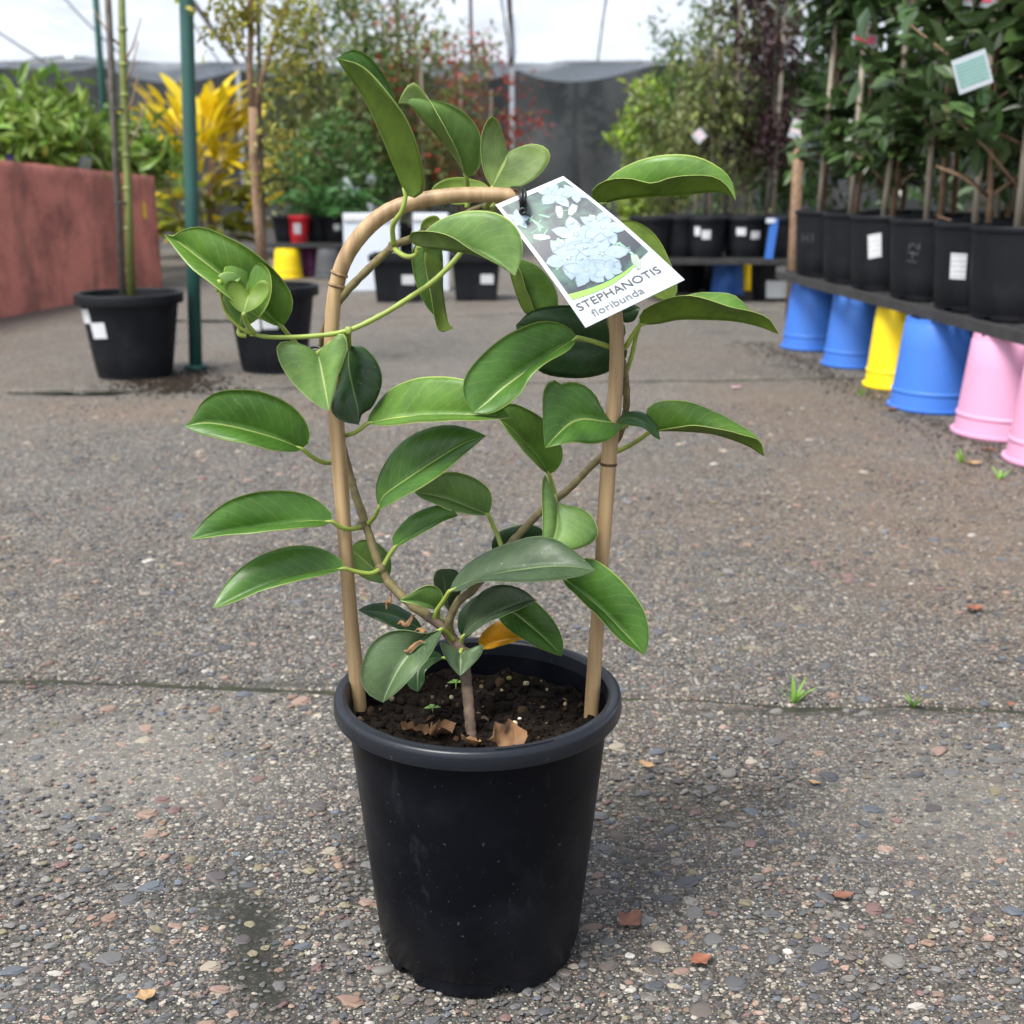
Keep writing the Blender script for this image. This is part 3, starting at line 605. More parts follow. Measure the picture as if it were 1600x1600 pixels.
A_((690, 352), (655, 385), [(678, 356), (666, 368)], [(684, 338), (670, 338), (658, 350)], [(690, 365), (680, 375), (668, 382)], -1, 1, '-', .845, .845, 'mid')
A_((682, 374), (709, 513), [(691, 395), (692, 449), (696, 485), (701, 506)], [(668, 385), (663, 400), (666, 430), (674, 465), (679, 500), (688, 519)], [(655, 378), (644, 392), (643, 410), (648, 437), (661, 470), (680, 495)], 1, -1, '-', .85, .84, 'mid', [(672, 372, .845), (650, 372, .83)])
A_((441, 511), (256, 366), [(413, 487), (375, 455), (340, 426), (304, 398), (276, 377)], [(455, 490), (457, 465), (444, 440), (419, 412), (385, 386), (348, 367), (317, 355), (289, 358), (268, 370)], [(430, 508), (400, 493), (362, 468), (332, 445), (303, 423), (280, 397), (266, 378)], 1, 1, '+', .815, .80, 'mid', [(455, 528, .82), (475, 548, .83), (508, 560, .845)], bow=-.01)
A_((374, 510), (390, 430), [(379, 485), (385, 455)], [(358, 497), (350, 475), (349, 445), (350, 420), (360, 407), (373, 403), (385, 412)], [(390, 507), (405, 496), (418, 477), (425, 450), (421, 424), (408, 411), (396, 413)], 1, 1, '+', .79, .795, 'mid', [(374, 522, .789), (385, 524, .79)])
A_((381, 490), (390, 459), [(384, 478)], [(370, 484), (358, 470), (352, 453), (354, 441), (364, 438), (376, 444)], [(396, 484), (411, 472), (421, 457), (421, 443), (410, 438), (399, 446)], 1, 1, '-', .772, .785, 'deep', [(385, 505, .78), (396, 520, .789)])
A_((345, 457), (376, 433), [(360, 445)], [(338, 447), (341, 431), (352, 425), (366, 426)], [(353, 455), (366, 447)], -1, 1, '+', .783, .79, 'pale')
A_((496, 551), (514, 642), [(503, 580), (510, 615)], [(478, 540), (452, 533), (434, 537), (433, 555), (445, 582), (469, 611), (494, 632)], [(512, 537), (534, 520), (542, 538), (537, 561), (528, 588), (521, 618)], -1, -1, '+', .80, .785, 'pale', [(520, 535, .805), (540, 522, .802)])
A_((546, 540), (561, 664), [(544, 570), (551, 605), (559, 638)], [(536, 566), (526, 600), (517, 635), (521, 648), (536, 659)], [(566, 541), (587, 561), (597, 588), (593, 614), (580, 638), (566, 647)], -1, -1, '+', .82, .81, 'dark', [(545, 530, .81), (545, 518, .802)])  # dark material paints in the shade this leaf hangs in
A_((472, 701), (288, 666), [(436, 687), (399, 676), (358, 666), (320, 661)], [(484, 690), (482, 667), (464, 641), (436, 622), (399, 610), (358, 609), (333, 615), (314, 630), (302, 652)], [(464, 705), (430, 704), (383, 694), (343, 685), (308, 676)], -1, 1, '+', .815, .80, 'deep', [(488, 714, .822), (508, 723, .835), (528, 720, .852)])
A_((519, 815), (296, 843), [(483, 814), (436, 822), (374, 830), (330, 836)], [(519, 803), (510, 793), (492, 779), (467, 769), (436, 766), (399, 769), (358, 782), (327, 804), (308, 826)], [(505, 821), (470, 824), (420, 830), (360, 835), (320, 840)], -1, 1, '+', .815, .79, 'deep', [(535, 825, .82), (553, 826, .83), (566, 822, .842)])
A_((538, 888), (332, 951), [(495, 894), (448, 906), (402, 921), (362, 938)], [(534, 875), (511, 860), (480, 852), (443, 855), (405, 868), (374, 888), (352, 913), (339, 935)], [(510, 897), (452, 911), (405, 925), (362, 942)], -1, 1, '+', .81, .78, 'deep', [(560, 894, .815), (580, 896, .82), (595, 889, .829)])
A_((573, 662), (799, 652), [(620, 653), (680, 650), (740, 649), (780, 650)], [(576, 650), (596, 622), (617, 604), (649, 591), (682, 588), (717, 591), (752, 604), (780, 632)], [(600, 664), (640, 662), (700, 658), (760, 656)], -1, 1, '+', .815, .785, 'mid', [(556, 675, .82), (538, 681, .84), (530, 682, .856)])
A_((592, 793), (760, 681), [(600, 774), (639, 747), (686, 716), (727, 692)], [(587, 775), (587, 757), (594, 735), (611, 707), (639, 682), (674, 667), (708, 664), (738, 671)], [(590, 797), (617, 784), (655, 763), (696, 735), (727, 708), (748, 690)], -1, 1, '+', .825, .80, 'deep', [(586, 806, .832), (576, 818, .84)])
A_((763, 804), (648, 770), [(733, 793), (702, 781), (671, 773)], [(769, 788), (765, 766), (742, 747), (714, 738), (692, 739), (667, 752)], [(749, 805), (717, 801), (686, 790), (661, 779)], -1, 1, '+', .84, .83, 'pale', [(770, 820, .842), (778, 838, .842), (785, 858, .838)])
A_((617, 855), (716, 806), [(640, 839), (680, 816), (703, 805)], [(613, 840), (626, 820), (649, 801), (680, 790), (704, 793)], [(635, 846), (660, 832), (690, 815)], -1, 1, '+', .83, .82, 'deep', [(608, 868, .83), (597, 888, .829)])
A_((606, 908), (548, 858), [(590, 895), (568, 875)], [(612, 885), (606, 864), (588, 847), (568, 843), (554, 849)], [(595, 911), (572, 905), (553, 890)], -1, 1, '+', .862, .858, 'pale', [(620, 925, .85), (636, 942, .82)])
A_((662, 985), (559, 953), [(630, 968), (595, 957)], [(650, 966), (625, 948), (603, 942), (578, 944)], [(640, 988), (612, 978), (582, 965)], -1, 1, '+', .85, .85, 'dark')
A_((683, 952), (624, 938), [(672, 945), (650, 940)], [(692, 940), (690, 925), (677, 915), (660, 917), (642, 928)], [(668, 950), (645, 943)], -1, 1, '+', .815, .80, 'pale', [(686, 962, .818), (695, 975, .815)])
A_((702, 957), (690, 889), [(698, 935), (694, 910)], [(684, 930), (677, 908), (681, 893)], [(716, 935), (723, 910), (712, 891)], -1, -1, '+', .87, .865, 'grey')
A_((702, 924), (930, 891), [(730, 910), (766, 900), (805, 892), (850, 886), (895, 885)], [(708, 908), (723, 888), (748, 868), (788, 850), (828, 838), (864, 841), (895, 859), (918, 878)], [(722, 922), (751, 908), (790, 910), (834, 909), (880, 905), (910, 899)], -1, 1, '+', .80, .77, 'grey', [(692, 940, .805), (682, 955, .81), (678, 968, .813)])
A_((880, 903), (1007, 1024), [(910, 928), (941, 955), (975, 989), (996, 1011)], [(895, 880), (922, 872), (947, 885), (975, 910), (997, 937), (1009, 960), (1014, 988), (1012, 1010)], [(884, 914), (904, 933), (926, 954), (950, 981), (977, 1005), (996, 1016)], 1, 1, '+', .815, .79, 'deep', [(850, 890, .83), (812, 870, .838)])
A_((722, 996), (838, 938), [(740, 976), (769, 960), (800, 947), (825, 939)], [(727, 975), (732, 950), (748, 928), (769, 916), (794, 914), (820, 923)], [(731, 993), (756, 976), (781, 964), (812, 950)], -1, 1, '+', .81, .785, 'grey', [(720, 1008, .815), (716, 1016, .82)])
A_((782, 952), (878, 1025), [(800, 955), (831, 980), (858, 1004)], [(800, 940), (826, 934), (848, 950), (870, 977), (880, 1004)], [(780, 968), (800, 987), (828, 1005), (857, 1018)], 1, 1, '+', .835, .825, 'deep', [(765, 965, .835), (735, 985, .825)])
A_((750, 1014), (823, 996), [(768, 1006), (795, 1000)], [(748, 1000), (759, 983), (781, 971), (803, 981)], [(768, 1013), (795, 1005)], -1, 1, '+', .855, .85, 'yellow', [(738, 1018, .84), (724, 1014, .825)], label='yellowed old leaf above the soil')
A_((690, 983), (598, 1098), [(668, 992), (650, 1010), (625, 1043), (608, 1075)], [(664, 990), (634, 985), (606, 988), (581, 1005), (568, 1030), (563, 1058), (574, 1083)], [(688, 995), (668, 1030), (644, 1056), (620, 1082)], 1, 1, '+', .80, .765, 'sage', [(700, 990, .808), (708, 1000, .812)], bow=-.01)
A_((694, 1028), (653, 1081), [(672, 1030), (655, 1050)], [(682, 1018), (662, 1016), (645, 1030), (634, 1058), (640, 1074)], [(682, 1034), (664, 1048), (662, 1066)], -1, 1, '+', .82, .80, 'dark', [(706, 1026, .82), (718, 1018, .82)])
A_((719, 1020), (719, 1056), [(719, 1038)], [(706, 1010), (690, 1003), (690, 1016), (704, 1040)], [(734, 1014), (754, 1007), (751, 1023), (735, 1042)], 1, 1, '+', .805, .79, 'sage', [(722, 1014, .812), (724, 1016, .818)])
A_((902, 527), (740, 645), [(869, 549), (828, 577), (787, 606), (762, 628)], [(893, 515), (872, 504), (844, 502), (812, 513), (781, 530), (750, 557), (727, 588), (724, 618)], [(890, 545), (855, 566), (829, 588), (812, 614), (790, 634), (765, 646)], -1, 1, '+', .815, .78, 'deep', [(925, 533, .82), (950, 541, .826), (967, 546, .828)])
A_((970, 540), (806, 508), [(930, 535), (880, 528), (840, 518)], [(978, 515), (962, 492), (920, 480), (875, 477), (832, 485)], [(982, 552), (962, 575), (930, 588), (890, 591), (845, 582), (815, 548)], -1, -1, '+', .858, .86, 'dark')  # shade from the leaves in front is put into its dark colour
A_((1000, 507), (1217, 522), [(1030, 505), (1062, 499), (1109, 499), (1156, 503), (1190, 511)], [(1000, 490), (1016, 477), (1047, 464), (1078, 462), (1109, 469), (1141, 478), (1172, 485), (1202, 498)], [(1010, 492), (1035, 474), (1078, 459), (1112, 456), (1144, 460), (1163, 474), (1180, 492), (1202, 508)], 1, -1, '-', .815, .79, 'mid', [(988, 525, .82), (978, 541, .825), (968, 546, .828)])
A_((937, 319), (1150, 314), [(969, 311), (1016, 307), (1062, 305), (1109, 300), (1135, 302)], [(924, 310), (928, 293), (953, 280), (987, 278), (1019, 286), (1047, 278), (1081, 274), (1116, 277), (1138, 292)], [(938, 296), (949, 280), (969, 264), (1006, 248), (1047, 241), (1087, 244), (1119, 258), (1141, 278), (1148, 300)], 1, -1, '-', .84, .81, 'mid', [(925, 335, .848), (915, 360, .85)])
A_((962, 356), (1046, 470), [(1000, 385), (1025, 425)], [(968, 346), (992, 346), (1016, 360), (1034, 382), (1047, 410), (1057, 440), (1057, 460)], [(970, 390), (992, 430), (1020, 463)], -1, 1, '-', .865, .85, 'mid', [(945, 370, .868), (930, 395, .866)])
A_((975, 662), (852, 700), [(940, 658), (912, 655), (891, 662), (869, 682)], [(958, 652), (941, 644), (935, 622), (916, 603), (893, 596), (873, 600), (862, 592), (849, 610), (848, 645), (850, 680)], [(968, 673), (950, 688), (925, 693), (891, 692), (864, 697)], -1, 1, '+', .82, .785, 'deep', [(980, 664, .835), (972, 668, .842)])
A_((962, 660), (1032, 687), [(988, 653), (1012, 664)], [(972, 648), (991, 642), (1010, 647), (1026, 664)], [(985, 664), (1005, 668), (1020, 680)], -1, 1, '+', .81, .795, 'dark')
A_((1016, 674), (1194, 713), [(1062, 674), (1109, 677), (1141, 686), (1172, 698)], [(1033, 671), (1062, 667), (1085, 663), (1119, 669), (1156, 678), (1187, 688)], [(1009, 660), (1010, 640), (1026, 628), (1050, 625), (1081, 628), (1116, 641), (1147, 658), (1178, 678), (1192, 695)], 1, -1, '-', .82, .80, 'mid', [(1000, 686, .83), (980, 698, .845), (962, 706, .856)])
A_((858, 741), (780, 655), [(840, 714), (818, 690), (797, 668)], [(868, 736), (878, 722), (879, 702), (868, 678), (847, 653), (822, 638), (798, 630), (784, 640)], [(847, 734), (827, 714), (803, 686)], -1, 1, '+', .84, .82, 'mid', [(862, 755, .845), (866, 772, .85), (862, 790, .852)])
A_((868, 782), (851, 871), [(871, 800), (867, 836)], [(860, 762), (851, 741), (846, 760), (848, 805), (849, 848)], [(884, 789), (905, 793), (925, 806), (935, 830), (927, 847), (905, 857), (874, 862)], -1, 1, '+', .815, .79, 'pale', [(866, 775, .83), (862, 788, .85)])
A_((772, 868), (850, 835), [(795, 853), (825, 843)], [(768, 852), (774, 836), (795, 823), (825, 819), (846, 826)], [(795, 866), (830, 853)], -1, 1, '+', .86, .86, 'dark')
A_((798, 400), (848, 500), [(797, 425), (806, 458), (820, 488)], [(814, 425), (826, 460), (836, 488)], [(840, 415), (868, 450), (872, 485), (862, 498)], 1, -1, '-', .87, .865, 'mid', [(790, 370, .868), (780, 345, .86)])
A_((1000, 480), (966, 494), [(984, 488)], [(988, 476), (973, 480)], [(992, 500), (976, 504)], -1, 1, '+', .85, .845, 'dark')
A_((728, 998), (762, 935), [(728, 975), (740, 950)], [(716, 985), (717, 960), (732, 940), (748, 930)], [(742, 985), (755, 960)], -1, -1, '+', .84, .84, 'dark')
# withered scraps on the stem
for k, (px, py, d, s, a) in enumerate([(607, 940, .81, .012, 1.3), (635, 972, .805, .014, .5), (640, 1012, .775, .022, .25), (665, 990, .80, .016, 2.8)]):
    p = P(px, py, d); V = []; Fc = []
    pts = [p - VO + Vector((s * (t - .5) * math.cos(a), 0.002 * math.sin(9 * t), s * (t - .5) * math.sin(a) + .002 * math.sin(7 * t + k))) for t in np.linspace(0, 1, 8)]
    V, Fc = tube(pts, [.0004, .0014, .002, .0012, .0022, .0016, .001, .0003], 5); mesh('withered_scrap', V, Fc, M['dry'], vine, False)
V, Fc = tube([P(493, 546, .838) - VO + Vector((math.cos(a) * .0038, 0.002 * math.sin(a * .5), math.sin(a) * .0018)) for a in np.linspace(0, 6.28, 14)], .0011, 6); mesh('stem_clip', V, Fc, M['tie'], vine)

# ================================================================== PLANT TAG
C4 = {'tl': P(774, 320, .815), 'tr': P(880, 275, .825), 'br': P(1070, 437, .775), 'bl': P(915, 512, .762)}
tagt = empty('plant_tag', C4['tr']); tag(tagt, 'white plant tag with a photo of white flowers hanging from the hoop', 'plant tag')
TO = Vector(tagt.location); tn = (C4['tr'] - C4['bl']).cross(C4['tl'] - C4['br']).normalized()
if tn.dot(CAM - C4['tr']) < 0: tn = -tn
def tagp(u, v, off=0.0):           # u: left to right along the top edge, v: top to bottom
    top = C4['tl'].lerp(C4['tr'], u); bot = C4['bl'].lerp(C4['br'], u); p = top.lerp(bot, v)
    return p + tn * (off + 0.004 * math.sin(math.pi * v)) - TO
def tag_poly(name, uvs, off, mat, parent=tagt, fan=True):
    V = [tagp(u, v, off) for u, v in uvs]; c = (sum(q[0] for q in uvs) / len(uvs), sum(q[1] for q in uvs) / len(uvs)); V.append(tagp(*c, off)); n = len(uvs)
    return mesh(name, V, [(i, (i + 1) % n, n) for i in range(n)], mat, parent, False)
def grid(u0, u1, v0f, v1f, off, nu=10, nv=12):
    V = []; Fc = []
    for i in range(nu + 1):
        for j in range(nv + 1): u = u0 + (u1 - u0) * i / nu; v = v0f(u) + (v1f(u) - v0f(u)) * j / nv; V.append(tagp(u, v, off))
    for i in range(nu):
        for j in range(nv): a = i * (nv + 1) + j; Fc.append((a, a + 1, a + nv + 2, a + nv + 1))
    return V, Fc
V, Fc = grid(0, 1, lambda u: 0, lambda u: 1, 0); n = len(V); V2, F2 = grid(0, 1, lambda u: 0, lambda u: 1, -0.0005)
mesh('card', V + V2, Fc + [tuple(k + n for k in f[::-1]) for f in F2], M['card'], tagt)
photo_mat = plain('tag_photo_dark', (0.025, 0.032, 0.045), (0.06, 0.13, 0.10), 0.3, 60, detail=3, lo=0.45, hi=0.62)
pgreen = plain('tag_photo_stem_green', (0.22, 0.42, 0.27), (0.14, 0.30, 0.2), 0.3, 120); pwhite = plain('tag_photo_petal', (0.27, 0.345, 0.385), (0.20, 0.27, 0.315), 0.3, 110)
pbud = plain('tag_photo_bud', (0.33, 0.38, 0.32), (0.26, 0.31, 0.26), 0.3, 120); pshade = plain('tag_photo_petal_edge', (0.155, 0.215, 0.255), None, 0.3, 150); lime = plain('tag_lime_band', (0.20, 0.42, 0.06), (0.24, 0.46, 0.08), 0.35, 20)
arc = lambda u: 0.765 + 0.055 * math.sin(math.pi * min(1, u * 1.0)) - 0.035 * u
V, Fc = grid(0.045, 0.955, lambda u: 0.035, lambda u: arc(u), 0.00025); mesh('photo_print', V, Fc, photo_mat, tagt)
V, Fc = grid(0.045, 0.80, lambda u: arc(u) - 0.001, lambda u: arc(u) + 0.04 * (1 - (u / 0.80)) ** 0.6 + 0.002, 0.0003); mesh('lime_band', V, Fc, lime, tagt)
r_ = random.Random(4)
for k in range(26):
    u, v = r_.uniform(.1, .9), r_.uniform(.12, .75); a = r_.uniform(0, 6.3); l = r_.uniform(.08, .2); du, dv = math.cos(a) * l, math.sin(a) * l * .6
    u2, v2 = min(max(u + du, .06), .94), min(max(v + dv, .05), .74); q = .013; tag_poly('printed_stem', [(u - q, v), (u2 - q, v2), (u2 + q, v2), (u + q, v)], 0.0003 + k * 2e-6, pgreen)
for k, (u, v, a) in enumerate([(.12, .33, .5), (.30, .42, 1.0), (.62, .20, 2.2), (.78, .24, 2.6), (.83, .36, 2.4), (.16, .52, 0.2), (.82, .72, 2.0), (.90, .12, 1.2)]):
    l, wv = .17, .028; c, s = math.cos(a), math.sin(a)
    tag_poly('printed_bud', [(min(.95, max(.05, u + x * c - y * s)), v + (x * s + y * c) * .62) for x, y in ((0, -wv), (l * .5, -wv * 1.4), (l, -wv * .6), (l, wv * .6), (l * .5, wv * 1.4), (0, wv))], 0.00038 + k * 2e-6, pbud)
for k, (u, v, s, a0) in enumerate([(.70, .10, .21, .3), (.90, .16, .14, .9), (.06 + .05, .17, .13, .2), (.52, .44, .23, .1), (.80, .47, .22, .5), (.28, .56, .24, .8), (.58, .63, .25, .3), (.34, .68, .2, .0), (.50, .74, .13, .6)]):
    for j in range(5):
        a = a0 + j * 2 * math.pi / 5
        for lay, (mt, sc) in enumerate(((pshade, 1.02), (pwhite, 0.97))):
            pts = []
            for x, y in ((.04, 0), (.25, -.22), (.55, -.34), (.82, -.22), (1.08, .02), (.80, .24), (.52, .33), (.25, .2)):
                X = x * math.cos(a) - y * sc * math.sin(a); Y = x * math.sin(a) + y * sc * math.cos(a)
                pts.append((min(.953, max(.047, u + X * s * sc)), min(arc(min(.95, max(.05, u))) - .004, max(.038, v + Y * s * .62 * sc))))
            tag_poly('printed_petal', pts, 0.00045 + (k * 10 + j * 2 + lay) * 1.2e-6, mt)
    tag_poly('printed_flower_eye', [(u + .018 * math.cos(q), v + .012 * math.sin(q)) for q in np.linspace(0, 6.28, 8, endpoint=False)], 0.00062, pbud)
ink = plain('tag_ink', (0.05, 0.05, 0.06), None, 0.4, 90); ink2 = plain('tag_grey_ink', (0.13, 0.14, 0.15), None, 0.4, 90)
for body, size, uc, vb, mt, asp in (('STEPHANOTIS', 1, .49, .895, ink, .86), ('floribunda', 1, .40, .965, ink2, .52)):
    V, Fc = text_mesh(body, size); wd = V[:, 0].max() - V[:, 0].min(); sc = asp / wd
    V = [tagp(uc + x * sc - .02, vb - y * sc * 0.52 * (1.0 if mt is ink else 1.0), 0.0004) for x, y, _ in V]; mesh('printed_text', V, Fc, mt, tagt, False)
hp = P(817, 331, .80); 
V, Fc = tube([hp - TO + tn * .0006 + Vector((.0017 * math.cos(a), 0, .0017 * math.sin(a))) for a in np.linspace(0, 6.28, 14)], .0011, 6); mesh('tag_hole', V, Fc, M['tie'], tagt)
lp = [P(818, 330, .806), P(817, 312, .800), P(817, 298, .806), P(806, 294, .822), P(796, 297, .85), P(798, 316, .856), P(810, 328, .835), P(818, 331, .812)]
q = cr([tuple(p) for p in lp], 28)
mbt = MB()
for dx in (-0.0011, 0.0011): mbt.tube([Vector(p) - TO + Vector((dx, 0, 0)) for p in q], .0013, 8)
mbt.build('tie', M['tie'], tagt, True)
# ================================================================== SHADE-CLOTH FENCE AND MARQUEE
def shade_mat():
    m, n, b = _new('black_shade_cloth'); f = ramp(n, noise(n, 1.1, 6, 0.65), [(0.35, 0), (0.7, 1)])
    c = mixc(n, f, (0.012, 0.014, 0.015), (0.030, 0.034, 0.034)); n.links.new(c, b.inputs['Base Color']); b.inputs['Roughness'].default_value = 0.55
    tr = nd(n, 'ShaderNodeBsdfTransparent'); mx = nd(n, 'ShaderNodeMixShader'); mx.inputs[0].default_value = 0.02; n.links.new(b.outputs[0], mx.inputs[1]); n.links.new(tr.outputs[0], mx.inputs[2]); n.links.new(mx.outputs[0], n.nodes['Material Output'].inputs[0]); return m
M['shade'] = shade_mat()
def wall_mat():
    m, n, b = _new('weathered_red_render')
    a = ramp(n, noise(n, 3.4, 7, 0.72), [(0.42, 0), (0.60, 1)]); st = ramp(n, noise(n, 5.0, 6, 0.7, stretch=(1.0, 1.0, 0.4)), [(0.50, 0), (0.70, 0.72)]); sp = ramp(n, noise(n, 60, 3, 0.6), [(0.70, 0), (0.76, 0.8)])
    c = mixc(n, a, (0.54, 0.185, 0.140), (0.30, 0.100, 0.078)); c = mixc(n, st, c, (0.085, 0.050, 0.040)); c = mixc(n, sp, c, (0.05, 0.035, 0.03))
    tc = nd(n, 'ShaderNodeTexCoord'); s = nd(n, 'ShaderNodeSeparateXYZ'); n.links.new(tc.outputs['Object'], s.inputs[0])
    n.links.new(c, b.inputs['Base Color']); b.inputs['Roughness'].default_value = 0.85; bump(n, b, noise(n, 30, 5), 0.4, 0.004); return m
M['red_wall'] = wall_mat(); M['canopy'] = fabric('white_canopy_film', (0.60, 0.64, 0.69), 0.68, 0.35)
def cloth_panel(name, x0, x1, y, z0, z1, parent, mat, amp=0.05, nx=40, nz=12, seed=0):
    V = []; Fc = []
    for i in range(nx + 1):
        for j in range(nz + 1):
            x = x0 + (x1 - x0) * i / nx; zt = z1 + 0.06 * math.sin(x * 2.1 + seed) + 0.03 * math.sin(x * 5.3); z = z0 + (zt - z0) * j / nz
            V.append((x, y + amp * mnoise.noise(Vector((x * 1.6, z * 0.9, seed))) + amp * .6 * math.sin(x * 7 + seed + z), z))
    for i in range(nx):
        for j in range(nz): a = i * (nz + 1) + j; Fc.append((a, a + nz + 1, a + nz + 2, a + 1))
    return mesh(name, V, Fc, mat, parent)
fence = empty('shade_cloth_fence', (0, 18.2, 0)); tag(fence, 'black shade cloth fence hung behind the nursery plants', 'fence')
for k, (x0, x1) in enumerate([(-10.5, -5.8), (-5.85, -2.3), (-2.35, 0.95), (0.9, 3.7), (3.65, 10.5)]):
    cloth_panel('cloth_panel', x0, x1, 0.05 * (k % 2), 0.0, [2.2, 2.14, 2.04, 2.08, 2.04][k], fence, M['shade'], 0.11, 34, 10, k * 3.1)
for x in (-10.5, -5.75, -2.35, .9, 3.65, 10.5): V, Fc = tube([(x, .12, 0), (x, .12, 1.9)], .035, 8); mesh('post', V, Fc, M['bark_grey'], fence)
marq = empty('marquee', (0, 16.2, 0)); tag(marq, 'white translucent marquee canopy with scalloped valance over the far plants', 'marquee')
# roof film: low far eave, rising towards the yard
def roof_y(t): return 0.0 - 7.6 * t
def roof_z(t, x): return 1.93 + 1.75 * t + 0.05 * math.sin(x * 0.9) - 0.10 * math.sin(math.pi * t)
nx_, nt_ = 90, 26; V = []; Fc = []
for i in range(nx_ + 1):
    x = -10 + 20 * i / nx_
    for j in range(nt_ + 1):
        t = j / nt_; sag = 0.10 * mnoise.noise(Vector((x * .8, t * 4, 2))) + 0.03 * mnoise.noise(Vector((x * 3, t * 9, 6)))
        V.append((x, roof_y(t), roof_z(t, x) + sag))
for i in range(nx_):
    for j in range(nt_): a = i * (nt_ + 1) + j; Fc.append((a, a + nt_ + 1, a + nt_ + 2, a + 1))
mesh('roof_film', V, Fc, M['canopy'], marq)
V = []; Fc = []
for i in range(241):                                    # scalloped valance hanging from the far eave
    x = -10 + 20 * i / 240; ph = ((x + 3.45) % 1.75) / 1.75; drop = 0.06 + 0.22 * math.sin(math.pi * ph) ** 0.6 * (0.55 + 0.45 * math.sin(x * 1.3 + 1)) 
    for k in range(3): V.append((x, 0.015 + 0.03 * math.sin(x * 4 + k), roof_z(0, x) + 0.02 - drop * k / 2))
for i in range(240):
    for k in range(2): a = i * 3 + k; Fc.append((a, a + 3, a + 4, a + 1))
mesh('valance', V, Fc, M['canopy'], marq)
for px in (-380, 383, 800, 1230, 1640, 2050):
    x = (px - 800) / F_PX * 15.65; V, Fc = tube([(x, -.06, 0), (x, -.06, 1.98)], .030, 10); mesh('leg', V, Fc, M['white_paint'], marq)
    V, Fc = tube([(x, -.06, 1.93), (x * 0.97 - .05, -4.0, 2.72), (x * .95 - .1, -7.5, 3.55)], .028, 8); mesh('rafter', V, Fc, M['wood'], marq)
for k, x in enumerate(np.arange(-9.3, 9.6, 1.15)):      # welded seams of the roof film
    V, Fc = tube([(x + .06 * math.sin(5 * t + k), roof_y(t), roof_z(t, x) - .035 + .03 * math.sin(6 * t + k)) for t in np.linspace(0, 1, 14)], .012, 5); mesh('seam', V, Fc, M['wood'] if k % 3 == 0 else M['foam'], marq)
V, Fc = tube([(-10, -.05, 1.95), (10, -.05, 1.95)], .02, 8); mesh('eave_rail', V, Fc, M['white_paint'], marq)
V, Fc = tube([(-10, -7.6, 3.62), (10, -7.6, 3.62)], .03, 8); mesh('front_rail', V, Fc, M['green_paint'], marq)
for x in (-4.2, 4.2): V, Fc = tube([(x, -7.6, 0), (x, -7.6, 3.62)], .03, 8); mesh('front_post', V, Fc, M['green_paint'], marq)

# ================================================================== FOLIAGE TOOLS
def leaf_cloud(C, size, aspect, up=0.3, droop=0.0, jitter=0.3, dirs=None, fold=0.25):
    """C: n x 3 leaf bases. two folded quads per leaf"""
    n = len(C); d = rng.normal(size=(n, 3)) if dirs is None else dirs + rng.normal(size=(n, 3)) * jitter
    d[:, 2] += up - droop; d /= np.linalg.norm(d, axis=1, keepdims=True)
    r = rng.normal(size=(n, 3)) * 0.55 + np.array([0, 0, 1.0]); s = np.cross(d, r); s /= (np.linalg.norm(s, axis=1, keepdims=True) + 1e-9); nn = np.cross(s, d)
    L = (size * rng.uniform(0.6, 1.15, n))[:, None]; W = L * aspect * 0.5
    f = fold * W
    pts = np.stack([C, C + d * L * .35 - s * W + nn * f, C + d * L * .72 - s * W * .72 + nn * f * .6, C + d * L - nn * L * .12, C + d * L * .72 + s * W * .72 + nn * f * .6, C + d * L * .35 + s * W + nn * f], 1)
    idx = np.arange(n)[:, None] * 6
    F1 = idx + np.array([0, 3, 2, 1]); F2 = idx + np.array([0, 5, 4, 3])
    return pts.reshape(-1, 3), np.concatenate([F1, F2])
def tints(n, per, lo=0.55, hi=1.35, hue=0.12):
    v = rng.uniform(lo, hi, (n, 1)) * (1 + rng.uniform(-hue, hue, (n, 3))); return np.repeat(v, per, axis=0)
FM = {
 'green': foliage('green_foliage', (0.065, 0.145, 0.028)), 'bright': foliage('bright_green_foliage', (0.17, 0.27, 0.040)), 'lime': foliage('lime_foliage', (0.24, 0.34, 0.035)),
 'dark': foliage('dark_glossy_foliage', (0.055, 0.100, 0.030), 0.2, 0.28), 'gold': foliage('golden_foliage', (0.60, 0.46, 0.015), 0.35), 'red': foliage('red_maple_foliage', (0.36, 0.050, 0.030)),
 'purple': foliage('purple_foliage', (0.055, 0.022, 0.026)), 'olive': foliage('olive_foliage', (0.15, 0.18, 0.05)), 'maple': foliage('yellow_green_maple', (0.30, 0.29, 0.05), .35), 'fern': foliage('fern_foliage', (0.06, 0.17, 0.04)),
}
